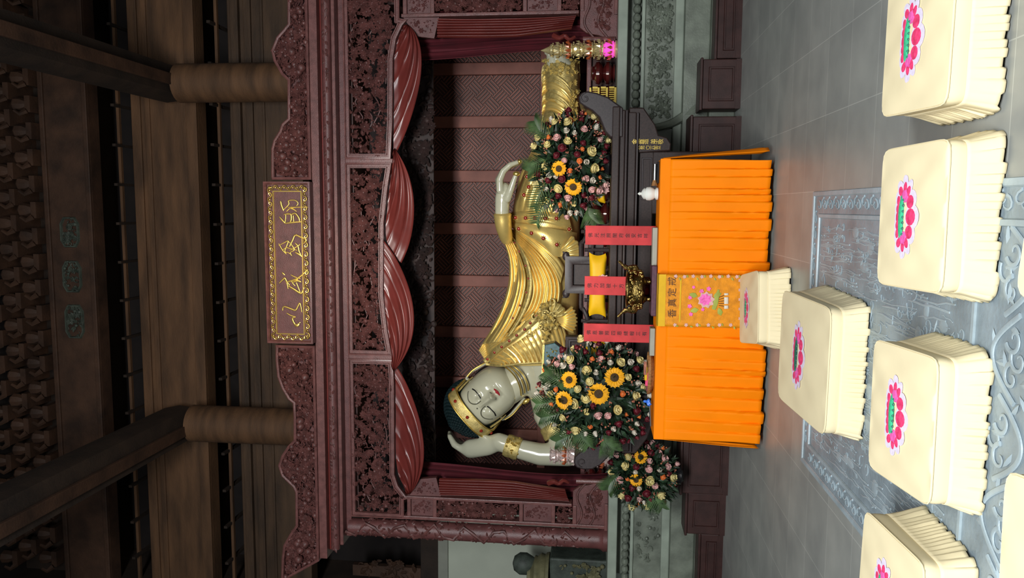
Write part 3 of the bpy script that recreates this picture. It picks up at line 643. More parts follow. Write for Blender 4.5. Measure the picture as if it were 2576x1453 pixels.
for i in range(0, len(edges_), 2):
    x1, x0 = edges_[i], edges_[i+1]
    if x1-x0 < .2: x0 = x1-.2 if False else x0
    mb = MB(); hw = .0085
    z0, z1 = 2.36, 4.0
    def seg(ax, az, bx_, bz):
        # clip a 45 degree bar to the panel
        a, b = Vector((ax, az)), Vector((bx_, bz)); d = b-a; t0, t1 = 0., 1.
        for pp, qq in ((-d.x, a.x-x0), (d.x, x1-a.x), (-d.y, a.y-z0), (d.y, z1-a.y)):
            if abs(pp) < 1e-9:
                if qq < 0: return
            else:
                r_ = qq/pp
                if pp < 0: t0 = max(t0, r_)
                else: t1 = min(t1, r_)
        if t1-t0 < .08 or t0 > t1: return
        a2, b2 = a+d*t0, a+d*t1; m = (a2+b2)/2; h = (b2-a2)/2; n = Vector((-h.y, h.x)).normalized()*hw
        mb.obox((m.x, 11.405, m.y), (h.x, 0, h.y), (n.x, 0, n.y), (0, .018, 0))
    L_ = .175; r2 = sqrt(.5); cc = ((x0+x1)/2, (z0+z1)/2); N_ = int(1.3/L_)+2
    for i_ in range(-N_, N_+1):
        for j in range(-N_, N_+1):
            a_, b_ = i_*L_, j*L_
            for q in range(4):
                o_ = (q-1.5)*L_/4
                if (i_+j) % 2: e0, e1 = (a_-L_*.5, b_+o_), (a_+L_*.5, b_+o_)
                else: e0, e1 = (a_+o_, b_-L_*.5), (a_+o_, b_+L_*.5)
                seg(cc[0]+(e0[0]-e0[1])*r2, cc[1]+(e0[0]+e0[1])*r2, cc[0]+(e1[0]-e1[1])*r2, cc[1]+(e1[0]+e1[1])*r2)
    if mb.v: mb.build('lattice_panel', 'lattice', CAN, smooth=0)
# dark carved inner valance behind the swags
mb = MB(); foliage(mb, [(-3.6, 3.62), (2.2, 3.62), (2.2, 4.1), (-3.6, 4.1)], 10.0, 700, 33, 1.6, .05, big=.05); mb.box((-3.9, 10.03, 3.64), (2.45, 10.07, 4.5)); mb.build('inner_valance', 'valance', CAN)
# curtains
def curtain(xa, xb, zt, zb, y, n, label):
    t = MB()
    def fn(u, v):
        wv = 1-.25*sin(pi*v*.9)*v
        return (xa+(xb-xa)*u*wv, y-.035*sin(2*pi*n*u+v*1.2)-.01*sin(5*pi*n*u), zt+(zb-zt)*v)
    t.grid(fn, 70, 24); o = t.build('curtain', 'curtain', None, smooth=70); s = o.modifiers.new('s', 'SOLIDIFY'); s.thickness = .008
    tag(o, label, 'curtain', 'dark red curtains inside the canopy')
curtain(2.42, 1.83, 3.84, ST+.01, 9.72, 7, 'dark red velvet curtain hanging at the right inside the canopy')
curtain(-3.88, -3.36, 3.84, ST+.01, 9.72, 6, 'dark red velvet curtain hanging at the left inside the canopy')
# lacquered bed under the statue, turned balusters along its front
BED = thing('lacquered_bed', 'maroon lacquered bed with bulbous turned balusters under the statue', 'bed', (CX, 10.4, ST))
MB().box((-3.75, 10.02, 1.60), (2.2, 11.2, 1.66)).build('bed_board', 'rose', BED, smooth=0, bevel=.01)
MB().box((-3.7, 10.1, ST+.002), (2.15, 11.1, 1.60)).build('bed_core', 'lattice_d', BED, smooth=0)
pr_ = [(.05, 0), (.08, .01), (.085, .03), (.05, .045), (.09, .07), (.105, .10), (.10, .14), (.06, .175), (.05, .185), (.085, .205), (.105, .245), (.10, .29), (.06, .33), (.07, .35), (.05, .36)]; pr_ = [(a*1.35, b*.82) for a, b in pr_]
first = None
for i in range(20):
    X = -3.55+i*.29
    if first is None: first = o = MB().lathe(pr_, (0, 0, 0), 16).build('baluster', 'lacq', BED); o.matrix_parent_inverse = Matrix.Identity(4)
    else:
        o = first.copy(); C.objects.link(o); o.parent = BED; o.matrix_parent_inverse = Matrix.Identity(4)
    o.location = (X-CX, 9.90-10.4, .002)
# ================================================================== RECLINING STATUE
BU = thing('reclining_statue', 'large white and gold reclining Buddha statue asleep on its right side, head on its hand', 'statue', (-.7, 10.4, 1.74))
def Q(x, y, Y): return P(x, y, Y)
def remesh(o, vox, sm=6):
    r = o.modifiers.new('remesh', 'REMESH'); r.mode = 'VOXEL'; r.voxel_size = vox; r.use_smooth_shade = True
    s = o.modifiers.new('smooth', 'SMOOTH'); s.iterations = sm; s.factor = .6
def caps(mb, pts, rs, n=14, flat=1.0, up=(0, 1, 0)):
    pts = [Vector(p) for p in pts]
    for i in range(len(pts)-1):
        d = (pts[i+1]-pts[i]); k = max(2, int(d.length/(min(rs[i], rs[i+1])*.25)))
        for j in range(k+1):
            t = j/k; r = rs[i]*(1-t)+rs[i+1]*t; mb.ball(pts[i]+d*t, (r, r*flat, r), n, 8)
# bare body: neck, chest, shoulder, the arm that carries the head, the hand
mb = MB()
caps(mb, [Q(1265, 985, 10.42), Q(1300, 958, 10.45), Q(1352, 925, 10.5)], [.24, .25, .30])
caps(mb, [Q(1375, 905, 10.5), Q(1395, 985, 10.48), Q(1395, 1030, 10.42)], [.38, .36, .30])
caps(mb, [Q(1385, 1040, 10.36), Q(1412, 1090, 10.25), Q(1432, 1140, 10.15)], [.24, .19, .17])
caps(mb, [Q(1430, 1142, 10.15), Q(1360, 1142, 10.15), Q(1300, 1127, 10.17), Q(1255, 1110, 10.2)], [.165, .155, .135, .125])
caps(mb, [Q(1255, 1110, 10.2), Q(1225, 1122, 10.24), Q(1185, 1128, 10.28)], [.125, .135, .14], flat=.8)
for k in range(4):
    caps(mb, [Q(1195, 1122-k*2, 10.24+.085*k), Q(1166, 1132-k*3, 10.26+.085*k), Q(1143, 1118-k*4, 10.28+.085*k), Q(1131, 1096-k*3, 10.33+.08*k)], [.06, .055, .05, .04], 10)
caps(mb, [Q(1232, 1108, 10.2), Q(1218, 1098, 10.2), Q(1204, 1092, 10.22)], [.06, .045, .03], 10)
body = mb.build('bare_torso_and_arm', 'jade', BU); remesh(body, .022)
# right hand lying on the hip
mb = MB()
caps(mb, [Q(1264, 560, 10.0), Q(1263, 530, 9.98), Q(1264, 500, 9.97), Q(1267, 475, 9.97)], [.10, .093, .098, .09], flat=.9)
for k in range(4):
    y0 = 9.90+.052*k
    caps(mb, [Q(1258, 478, y0+.0), Q(1257-k, 452, y0), Q(1266-k, 430+k*1.5, y0), Q(1284-k*2, 414+k*2, y0), Q(1310-k*2, 405+k*2, y0+.01)], [.05, .046, .042, .036, .026], 10)
caps(mb, [Q(1276, 500, 9.91), Q(1284, 478, 9.88), Q(1292, 455, 9.86), Q(1299, 436, 9.85)], [.052, .045, .036, .026], 10)
hand = mb.build('hand_on_hip', 'jade', BU); remesh(hand, .011, 3)
mb = MB().tube(cr([Q(1276, 606, 10.12), Q(1269, 580, 10.03), Q(1265, 555, 9.985), Q(1264, 536, 9.97)], 12), [.07, .08, .09, .095, .10, .105, .108, .11, .11, .112, .118, .104], 20); mb.build('sleeve_cuff', 'gold', BU)
mb = MB(); mb.ball(Q(1299, 437, 9.845), (.032, .03, .045), 10, 8)
for k in range(2): mb.ball(Q(1307-k*2, 406+k*2, 9.9+.05*k), (.03, .026, .03), 10, 8)
mb.build('gilt_fingertip', 'goldp', BU)
# --- head
A_HEAD = radians(-41.7); HC = Q(1230, 1002, 10.09)+Vector((0, .36, 0))
HM = Matrix.Translation(HC) @ Matrix.Rotation(A_HEAD, 4, 'Y')
def ga(d, s): return exp(-d*d/(2*s*s))
def feat(x, z):
    ax = abs(x); f = 0
    if z < .18:
        tt = max(0, min(1, (.17-z)/.24)); f += (.035+.06*tt)*ga(x, .024+.014*tt)*(1/(1+exp(-(z+.088)*90)))*(1/(1+exp((z-.16)*30)))   # nose ridge
    f += .045*ga(x, .028)*ga(z+.07, .022) + .028*ga(ax-.048, .019)*ga(z+.072, .018)      # tip and wings
    f -= .035*ga(ax-.075, .035)*ga(z-.12, .032)                                             # inner eye hollow
    f += .030*ga(ax-.15, .062)*ga(z-.125, .045)                                             # full upper lids
    f -= .014*ga(ax-.15, .07)*ga(z-.078, .010)
    f += .012*ga(ax-.15, .06)*ga(z-.055, .018)
    f += .022*ga(ax-.17, .07)*ga(z+.06, .06)                                                # cheeks
    f += .034*ga(x, .055)*ga(z+.150, .026) - .014*ga(x, .07)*ga(z+.197, .014) - .012*ga(ax-.085, .018)*ga(z+.152, .018)
    f -= .010*ga(x, .010)*ga(z+.112, .018)
    f += .034*ga(x, .075)*ga(z+.275, .055)                                                  # chin
    return f
def aw(z): return .335*(1-.13*max(0, -z/.36)**2.2)
PE = 2.6
def headpt(th, ph):
    d = Vector((sin(th)*cos(ph), -cos(th), sin(th)*sin(ph))); c = .385 if d.z < 0 else .56; b = .37 if d.y < 0 else .42
    a = .335; k = (abs(d.x/a)**PE + abs(d.y/b)**PE + abs(d.z/c)**PE)**(-1/PE); p = d*k; p.x *= aw(p.z)/.335
    if p.y < 0: p.y -= feat(p.x, p.z)*min(1, (-p.y/.12))
    return p
def fsurf(x, z):
    c = .385 if z < 0 else .56; v = 1-abs(x/aw(z))**PE-abs(z/c)**PE
    return -.37*max(v, 1e-4)**(1/PE) - feat(x, z)
mb = MB(); mb.grid(lambda u, v: headpt(.004+u*(pi-.008), v*2*pi), 150, 200, cv=True); mb.xf(HM)
face = mb.build('face', 'jade', BU, smooth=80)
def ftube(pts, r, lift=.0, n=24, flat=.6):
    q = cr([(p[0], p[1], 0) for p in pts], n); return [HM @ Vector((p.x, fsurf(p.x, p.y)-lift, p.y)) for p in q]
mb = MB()
for s in (1, -1):
    mb.tube(ftube([(s*.062, .092), (s*.10, .078), (s*.15, .072), (s*.20, .080), (s*.245, .104)], 0), [.004, .010, .012, .009, .003][0:1]*1 and [.004]+[.010]*22+[.003], 6)
mb.build('closed_eye_line', 'black', face)
mb = MB()
for s in (1, -1):
    mb.tube(ftube([(s*.045, .10), (s*.045, .15), (s*.065, .20), (s*.11, .235), (s*.165, .235), (s*.22, .20), (s*.25, .165)], 0, -.003, 30), [.004]+[.0095]*28+[.003], 6)
    mb.tube(ftube([(s*.08, .052), (s*.14, .044), (s*.20, .055)], 0, -.004), [.004]*24, 5)
mb.build('brow_line', 'line', face)
mb = MB()
def lipf(u, v):
    x = (u-.5)*.125; w_ = (1-(2*u-1)**2)**.7; up = .018+.008*cos(4*pi*(u-.5)); z = -.152 + (v-.5)*2*(w_*(up if v > .5 else .019)) + .006*abs(2*u-1)**2
    b = .012*abs(sin(2*pi*v))*w_ + .002
    return HM @ Vector((x, fsurf(x, z)-b, z))
mb.grid(lipf, 24, 17); mb.build('lips', 'lip', face, smooth=60)
mb = MB(); mb.ball(HM @ Vector((0, fsurf(0, .215), .215)), .012, 8, 6); mb.build('forehead_dot', 'line', face)
mb = MB()
for s in (1, -1): mb.tube([HM @ Vector((s*(.035+.025*t), fsurf(s*(.035+.025*t), -.090+.012*t)-.001, -.094+.014*t)) for t in (0, .5, 1)], .006, 6)
mb.build('nostril', 'line', face)
# hair with tight curls
mb = MB(); hc = Vector((0, .14, .40)); hr = (.42, .43, .385)
mb.ball(HM @ hc, hr, 32, 20, R=HM.to_3x3()); mb.ball(HM @ Vector((0, .02, .66)), (.15, .17, .12), 20, 12, R=HM.to_3x3())
mb.ball(HM @ Vector((0, .2, -.02)), (.35, .26, .36), 24, 14, R=HM.to_3x3())
hair = mb.build('hair', 'hair', BU)
mb = MB(); k = 0; N_ = 900
for i in range(N_):
    t = math.acos(1-1.75*(i+.5)/N_); a = i*2.39996
    d = Vector((sin(t)*cos(a), sin(t)*sin(a), cos(t))); p = hc+Vector((d.x*hr[0], d.y*hr[1], d.z*hr[2]))
    if p.y < -.05 and p.z < .40: continue
    mb.ball(HM @ p, .023, 6, 4)
for i in range(90):
    t = math.acos(1-1.1*(i+.5)/90); a = i*2.39996; mb.ball(HM @ (Vector((0, .02, .66))+Vector((sin(t)*cos(a)*.15, sin(t)*sin(a)*.17, cos(t)*.12))), .021, 6, 4)
o = mb.build('hair_curls', 'hair', hair)
# gold forehead band
bandp = []
for i in range(61):
    t = -1.75+3.5*i/60; x = .372*sin(t)*(1 if abs(t) < 1.57 else 1); y = .03-.425*cos(t); z = .385-.012*(t*t) - (.16*max(0, abs(t)-1.0))
    xx = max(-.365, min(.365, .40*math.copysign(abs(sin(t))**.8, sin(t)))); bandp.append(Vector((xx, .02-.40*abs(cos(t))**.75*(1 if cos(t) > 0 else -1), z)))
mb = MB()
def bandf(u, v):
    p = bandp[int(round(u*60))]; h = (-.075, -.07, -.02, .03, .066, .075)[int(round(v*5))]; o_ = (0, .022, .03, .03, .022, 0)[int(round(v*5))]
    q = Vector((p.x, p.y, 0)); q = q + q.normalized()*o_; return HM @ Vector((q.x, q.y, p.z+h))
mb.grid(bandf, 61, 6); bnd = mb.build('gold_head_band', 'gold_d', BU)
mb = MB()
for e_ in (-.072, .072): mb.tube([HM @ Vector((p.x*1.06, p.y*1.06-.006, p.z+e_)) for p in bandp], .009, 6)
mb.build('head_band_edge', 'goldp', bnd)
mb = MB()
for i in (15, 21, 27, 30-3+.0, 33, 39, 45):
    pass
for i in (10, 20, 30, 40, 50):
    p = bandp[i]; q = Vector((p.x, p.y, 0)); q += q.normalized()*.032; mb.ball(HM @ Vector((q.x, q.y, p.z)), .024, 10, 8)
mb.build('head_band_gems', 'red', bnd)
for s in (1, -1):    # side straps of the band in front of the ears
    mb = MB(); mb.tube([HM @ Vector((s*x, y, z)) for x, y, z in ((.335, -.16, .31), (.352, -.13, .16), (.35, -.10, .04))], [.035, .03, .015], 8, flat=.4, up=(s, 0, 0)); mb.build('band_side_strap', 'gold_d', BU)
    mb = MB(); q = cr([(s*.345, .03, .14), (s*.385, .03, .16), (s*.405, .03, .05), (s*.385, .02, -.10), (s*.365, .0, -.22), (s*.35, -.01, -.30)], 20)
    mb.tube([HM @ p for p in q], [.03]*10+[.036]*6+[.042]*3+[.02], 10, flat=.6); mb.build('long_ear', 'jade', BU)
    mb = MB(); q = cr([(s*.40, -.02, .12), (s*.415, -.02, .0), (s*.395, -.02, -.14), (s*.38, -.03, -.22)], 12); mb.tube([HM @ p for p in q], .012, 6)
    mb.tube([HM @ Vector((s*(.385+.01*t), -.07, -.24-.11*t)) for t in (0, .3, .7, 1)], [.018, .034, .032, .012], 10); mb.build('gold_earring', 'goldp', BU)
mb = MB()
for k in range(3):       # three gold neck lines
    pts = [Q(*p) for p in [(1254+k*7, 912-k*1.5, 10.22), (1278+k*8, 928-k*3, 10.13-k*.004), (1297+k*9, 949-k*4, 10.12), (1308+k*9, 974-k*5, 10.13), (1311+k*9, 994-k*6, 10.18)]]
    mb.tube(cr(pts, 26), .011, 6)
mb.build('gold_neck_line', 'goldp', BU)
def ring(c, ax, r, w_, m, name, gems=0):
    mb = MB(); mb.lathe([(r, -w_), (r+.02, -w_), (r+.03, -w_*.6), (r+.025, 0), (r+.03, w_*.6), (r+.02, w_), (r, w_)], c, 30, ax); mb.build(name, m, BU)
ring(Q(1290, 1124, 10.17), Q(1255, 1110, 10.2)-Q(1330, 1136, 10.16), .128, .10, 'gold_d', 'gold_bracelet')
ring(Q(1402, 1078, 10.28), Q(1385, 1040, 10.36)-Q(1425, 1120, 10.2), .20, .08, 'gold_d', 'gold_armlet')
mb = MB(); R = random.Random(7)
for k in range(26): mb.ball(Q(1290+R.uniform(-18, 18), 1122+R.uniform(-22, 26), 10.02+R.uniform(0, .03)), R.uniform(.012, .022), 6, 4)
mb.build('bracelet_studs', 'goldp', BU)
# robed body under the folds: a tapering loft from shoulders to feet
secs = [(905, 1232, 1450, .40), (860, 1222, 1452, .44), (800, 1262, 1455, .45), (740, 1288, 1456, .44), (680, 1300, 1456, .43), (620, 1300, 1458, .44), (560, 1290, 1458, .46), (500, 1296, 1458, .46),
        (440, 1316, 1458, .44), (380, 1340, 1458, .41), (320, 1362, 1458, .37), (260, 1372, 1458, .33), (200, 1372, 1458, .30), (158, 1370, 1456, .27)]
tops = cr([Q(a, y, 10.45) for y, a, b, d in secs], 90); bots = cr([Q(b, y, 10.45) for y, a, b, d in secs], 90); dep = cr([(d, 0, 0) for *_, d in secs], 90)
def loft(u, v):
    i = int(round(u*89)); a = v*2*pi; c = (tops[i]+bots[i])/2; h = (tops[i]-bots[i])/2
    return c + h*cos(a) + Vector((0, -dep[i].x*sin(a), 0)) if sin(a) > 0 else c + h*cos(a) + Vector((0, -dep[i].x*.9*sin(a), 0))
mb = MB(); mb.grid(loft, 90, 48, cv=True)
mb.add([loft(0, j/48) for j in range(48)], [tuple(range(48))]); mb.add([loft(1, j/48) for j in range(48)], [tuple(range(48))[::-1]])
mb.build('robe_body', 'gold', BU, smooth=80)
def bodyY(x, y):     # depth of the body front at a photo point
    for i in range(len(secs)-1):
        if secs[i][0] >= y >= secs[i+1][0]: break
    else: i = 0 if y > secs[0][0] else len(secs)-2
    t = (secs[i][0]-y)/(secs[i][0]-secs[i+1][0]); t = max(0, min(1, t)); a = secs[i][1]*(1-t)+secs[i+1][1]*t; b = secs[i][2]*(1-t)+secs[i+1][2]*t; d = secs[i][3]*(1-t)+secs[i+1][3]*t
    q = max(-1, min(1, (x-(a+b)/2)/((b-a)/2))); return 10.45-d*sqrt(max(0, 1-q*q))
def cloth(name, Apts, Bpts, nf, amp, m='gold', off=.03, bulge=.02, nu=90, nv=None, edge=True, sharp=.7):
    nv = nv or max(14, int(nf*7)); A2 = cr([(x, y, 0) for x, y in Apts], nu); B2 = cr([(x, y, 0) for x, y in Bpts], nu)
    def fn(u, v, back=0):
        i = int(round(u*(nu-1))); p = A2[i].lerp(B2[i], v); Y = bodyY(p.x, p.y)-off-bulge*sin(pi*v)
        w_ = abs(sin(pi*nf*v)); fold = amp*(w_**sharp)*min(1, .35+1.3*sin(pi*min(max(u, .0), 1)))
        return P(p.x, p.y, Y-fold+back)
    mb = MB(); mb.grid(fn, nu, nv)
    # closed rim back to the body
    def rim(ed): 
        return lambda u, v: (fn(u, ed) if v < .5 else fn(u, ed, .09))
    mb.grid(rim(0), nu, 2); mb.grid(rim(1), nu, 2)
    mb.grid(lambda u, v: fn(0, u, .09*round(v)), nv, 2); mb.grid(lambda u, v: fn(1, u, .09*round(v)), nv, 2)
    return mb.build(name, m, BU, smooth=75)
def gems(name, pts, r, off=.09, m='red', ringm='goldp'):
    mb = MB(); rb = MB()
    for x, y in pts:
        Y = bodyY(x, y)-off; c = P(x, y, Y); mb.ball(c, (r, r*.7, r), 8, 6)
        for k in range(8): rb.ball(c+Vector((cos(k*pi/4)*r*1.25, .004, sin(k*pi/4)*r*1.25)), r*.33, 5, 4)
    mb.build(name, m, BU); rb.build('gem_setting', 'gold_d', BU)
# legs: long slanting folds, then arcs towards the feet
cloth('thigh_folds', [(1288, 538), (1305, 450), (1330, 395), (1352, 345), (1366, 300)], [(1452, 540), (1454, 500), (1455, 440), (1456, 380), (1456, 330)], 13, .030, off=.02, nu=60)
cloth('waist_fan', [(1300, 530), (1312, 480), (1330, 440), (1352, 405), (1375, 380)], [(1425, 535), (1432, 520), (1440, 500), (1448, 480), (1452, 460)], 8, .04, off=.05, nu=50)
for k in range(7):
    y0 = 345-k*24
    cloth('shin_fold', [(1363, y0), (1368, y0-16), (1390, y0-20), (1420, y0-4), (1447, y0+26)], [(1363, y0+20), (1370, y0+6), (1392, y0+1), (1418, y0+16), (1440, y0+44)], 2, .022, 'gold' if k % 2 else 'gold_d', off=.03, bulge=.03, nu=40, nv=14)
cloth('embroidered_hem', [(1362, 205), (1366, 165), (1400, 158), (1430, 158), (1458, 158)], [(1430, 300), (1446, 285), (1452, 250), (1456, 220), (1460, 200)], 3, .006, 'gold_d', off=.035, bulge=.02, nu=50, nv=30)
mb = MB(); R = random.Random(15)
for k in range(90):
    y = R.uniform(150, 185) if k < 50 else R.uniform(185, 300); x = R.uniform(1366, 1456) if k < 50 else R.uniform(1430, 1456)
    c = P(x, y, bodyY(x, y)-.06); a0 = R.random()*6
    for i in range(5): leaf(mb, c.x, c.z, 0, a0+i*1.256, .03, .02, c.y, FX, .4)
mb.build('hem_flowers', 'gold_d', BU)
mb = MB(); caps(mb, [Q(1395, 168, 10.3), Q(1390, 146, 10.28), Q(1384, 136, 10.26)], [.10, .085, .05], flat=1.2); caps(mb, [Q(1425, 165, 10.25), Q(1410, 140, 10.22)], [.09, .06], flat=1.2)
for k in range(5): mb.ball(Q(1374+k*7, 132-k*.5, 10.2+.02*k), .035, 8, 6)
ft = mb.build('feet', 'jade', BU); remesh(ft, .016)
# belt band, fan band, main drape, upper sleeve, chest pleats
cloth('cuff_band', [(1247, 538), (1275, 536), (1310, 531), (1365, 532), (1430, 540)], [(1258, 568), (1290, 560), (1330, 560), (1380, 562), (1440, 580)], 1.5, .02, off=.07, bulge=.03, nu=60, nv=16)
cloth('fan_band', [(1282, 560), (1320, 562), (1362, 570), (1410, 578), (1452, 585)], [(1286, 572), (1325, 592), (1362, 615), (1400, 645), (1450, 640)], 1, .01, off=.10, bulge=.035, nu=60, nv=16)
cloth('fan_folds', [(1300, 574), (1335, 596), (1372, 622), (1405, 648), (1420, 672)], [(1296, 580), (1330, 608), (1362, 640), (1390, 675), (1410, 712)], 3, .022, off=.07, bulge=.02, nu=60)
cloth('main_drape', [(1282, 572), (1318, 596), (1368, 640), (1408, 700), (1408, 762), (1380, 798)], [(1276, 582), (1300, 622), (1328, 672), (1338, 730), (1322, 780), (1290, 812)], 8, .045, off=.05, bulge=.05, nu=110, nv=90)
cloth('upper_sleeve', [(1212, 866), (1236, 826), (1262, 772), (1279, 710), (1279, 650), (1264, 600), (1247, 545)], [(1262, 858), (1300, 800), (1318, 750), (1324, 700), (1312, 650), (1288, 600), (1264, 566)], 5, .035, off=.10, bulge=.07, nu=110, nv=60)
cloth('sleeve_border', [(1270, 850), (1302, 798), (1320, 748), (1326, 700), (1314, 650), (1290, 602), (1266, 568)], [(1286, 842), (1316, 795), (1335, 748), (1339, 700), (1326, 650), (1300, 606), (1274, 572)], 1, .006, 'gold_d', off=.125, bulge=.02, nu=80, nv=10)
cloth('shoulder_pleats', [(1204, 880), (1218, 858), (1240, 850), (1262, 848)], [(1218, 902), (1250, 880), (1290, 848), (1325, 805)], 7, .018, off=.06, bulge=.02, nu=40)
cloth('chest_border', [(1214, 906), (1246, 872), (1280, 846), (1312, 820), (1340, 790), (1366, 762)], [(1226, 914), (1258, 882), (1292, 858), (1326, 832), (1356, 806), (1384, 778)], 1, .008, 'gold_d', off=.10, bulge=.02, nu=60, nv=10)
cloth('chest_pleats', [(1230, 914), (1262, 884), (1300, 860), (1335, 836), (1372, 812), (1400, 800)], [(1250, 917), (1290, 913), (1330, 912), (1368, 912), (1400, 905), (1440, 895)], 3, .01, off=.06, bulge=.03, nu=60)
mb = MB()
for k in range(17):      # the pleats fan from the border down to the neckline
    u = k/16; a = cr([(1236, 910, 0), (1268, 882, 0), (1304, 858, 0), (1340, 832, 0), (1376, 808, 0), (1405, 796, 0)], 17)[k]; b = cr([(1262, 915, 0), (1300, 912, 0), (1335, 910, 0), (1370, 908, 0), (1400, 900, 0), (1430, 890, 0)], 17)[k]
    pts = [a.lerp(b, t) + Vector((4*sin(pi*t), 0, 0)) for t in [i/9 for i in range(10)]]
    mb.tube([P(p.x, p.y, bodyY(p.x, p.y)-.098) for p in pts], [.014, .022], 7)
mb.build('pleat_ridges', 'gold', BU)
cloth('neckline_border', [(1222, 912), (1260, 916), (1300, 912), (1340, 909), (1375, 908)], [(1222, 919), (1262, 922), (1302, 918), (1342, 915), (1375, 914)], 1, .004, 'gold_d', off=.09, bulge=.01, nu=50, nv=6)
gems('sleeve_gems', [(1290, 800), (1308, 768), (1324, 735), (1329, 700), (1322, 668), (1306, 632), (1294, 610), (1280, 590)], .014, .16)
gems('chest_gems', [(1226, 903), (1244, 886), (1262, 872), (1281, 857), (1300, 843), (1320, 828), (1334, 812), (1350, 795)], .019, .13)
gems('band_gems', [(1262, 550), (1296, 547), (1322, 548), (1345, 548), (1372, 549), (1400, 549), (1305, 575), (1337, 586), (1367, 599), (1401, 615), (1432, 576)], .024, .16)
gems('knot_gems', [(1405, 775), (1382, 796), (1330, 470), (1326, 444), (1318, 490), (1345, 425)], .024, .13)
# knot of the sash and its fanned end
mb = MB(); R = random.Random(19)
for k in range(46):
    x, y = R.gauss(1378, 16), R.gauss(800, 18); c = P(x, y, bodyY(x, y)-.14-R.uniform(0, .08)); a0 = R.random()*6
    if k % 3: mb.tube([c+Vector(((.05-.035*t)*cos(a0+5*t), -.02*t, (.05-.035*t)*sin(a0+5*t))) for t in [i/7 for i in range(8)]], [.014, .008], 6)
    else:
        for i in range(5): leaf(mb, c.x, c.z, 0, a0+i*1.256, .055, .035, c.y, FX, .4)
mb.build('sash_knot', 'gold_d', BU)
def fan(c, r, a0, a1, n, name='sash_fan', m='gold', Yo=.0):
    cc = P(*c); mb = MB()
    def fn(u, v):
        a = a0+(a1-a0)*v; rr = .03+(r*(1+.06*abs(sin(pi*n*v)))-.03)*u; return cc+Vector((rr*cos(a), -Yo-.03*abs(sin(pi*n*v))*u-.05*sin(pi*u), rr*sin(a)))
    mb.grid(fn, 20, n*8); o = mb.build(name, m, BU, smooth=70); s_ = o.modifiers.new('s', 'SOLIDIFY'); s_.thickness = .02
fan((1392, 805, 9.92), .30, radians(-125), radians(-50), 8); fan((1385, 800, 9.9), .22, radians(-80), radians(10), 5, m='gold_d'); fan((1402, 640, 9.95), .30, radians(-110), radians(-35), 5, 'hanging_fan')
# ================================================================== GRANITE ALTAR
AY = 7.75; AT = 1.365
AL = thing('granite_altar', 'dark brown granite altar with scrolled ends and gilt inscription behind the orange table', 'altar', (-.78, AY+.35, 0))
ax0, ax1 = -2.53, .99
def ab(nm, x0, z0, x1, z1, y0=AY, y1=AY+.62, m='granite', bv=.012): return MB().box((x0, y0, z0), (x1, y1, z1)).build(nm, m, AL, smooth=0, bevel=bv)
ab('table_slab', ax0, AT-.075, ax1, AT); ab('upper_moulding', ax0+.03, AT-.13, ax1-.03, AT-.075, AY+.03); ab('moulding_bead', ax0+.03, AT-.155, ax1-.03, AT-.13, AY+.01, m='granite_p')
ab('frieze_band', ax0+.03, AT-.24, ax1-.05, AT-.155, AY+.05); ab('lower_band', ax0+.03, AT-.26, ax1-.06, AT-.24, AY+.02, m='granite_p', bv=.006)
def pz_(x, y): p = P(x, y, AY); return (p.x, p.z)
# right hand end panel with stepped outline
ep = [pz_(1583, 268), pz_(1620, 268), pz_(1650, 312), pz_(1658, 338), pz_(1680, 344), pz_(1690, 360), pz_(1688, 378), pz_(1583, 385)]
em = MB(); em.prism(ep, AY+.06, AY+.55); em.build('end_panel', 'granite', AL, bevel=.012)
cxm = -.78; em = MB(); em.prism([(2*cxm-a+.02, b) for a, b in ep], AY+.06, AY+.55); em.build('end_panel', 'granite', AL, bevel=.012)
ab('apron', -2.1, AT-.42, .56, AT-.26, AY+.10, AY+.5)
ap = [(-2.1, .94), (.56, .94)]
for s in (0, 1):
    g = (lambda x: x) if not s else (lambda x: 2*cxm-x)
    pts = [(g(.56), .96), (g(.56), 0), (g(.32), 0), (g(.30), .6), (g(.22), .72), (g(.10), .78), (g(.02), .86), (g(-.06), .88), (g(-.06), .96)]
    MB().prism(pts, AY+.1, AY+.5).build('leg_panel', 'granite', AL, bevel=.012)
    MB().sweep([(g(.08), AT-.30), (g(.50), AT-.30), (g(.50), AT-.40), (g(.08), AT-.40)], [(0, 0), (.004, .012), (.014, .012), (.018, 0)], AY+.10).build('panel_line', 'granite_p', AL)
    # scrolled end
    e0 = ax1 if not s else 2*cxm-ax1+.0
    sg = 1 if not s else -1
    # outer curve from the slab up into the scroll and down its outside
    if not s: raw = [(1568, 270), (1556, 262), (1530, 243), (1500, 232), (1478, 228), (1462, 232), (1454, 243), (1458, 258), (1472, 268), (1490, 278), (1508, 295), (1522, 330), (1535, 345), (1568, 345)]
    else: raw = [(1540, 1135), (1532, 1150), (1510, 1172), (1490, 1182), (1468, 1183), (1450, 1178), (1443, 1165), (1446, 1150), (1458, 1140), (1480, 1126), (1500, 1105), (1512, 1080), (1540, 1070)]
    pol = [pz_(*p) for p in raw]; MB().prism(pol, AY+.02, AY+.60).build('scroll_end', 'granite_p', AL, bevel=.015)
    cc = P(1472, 246, AY) if not s else P(1464, 1164, AY)
    mb = MB(); mb.tube([(cc.x+sg*(.05-.04*t)*cos(7*t), AY+.015, cc.z+(.05-.04*t)*sin(7*t)) for t in [i/20 for i in range(21)]], .007, 6); mb.build('scroll_spiral', 'granite_p', AL)
ip_ = [P(1596+9.5*i+(9 if i > 3 else 0), 356, AY+.05) for i in range(7)]
chars('金佛尊造弟子敬', [(p.x, p.y, p.z) for p in ip_], .055).build('gilt_inscription', 'goldp', AL, smooth=0)
ip_ = [P(1610+6.6*i, 371, AY+.05) for i in range(8)]
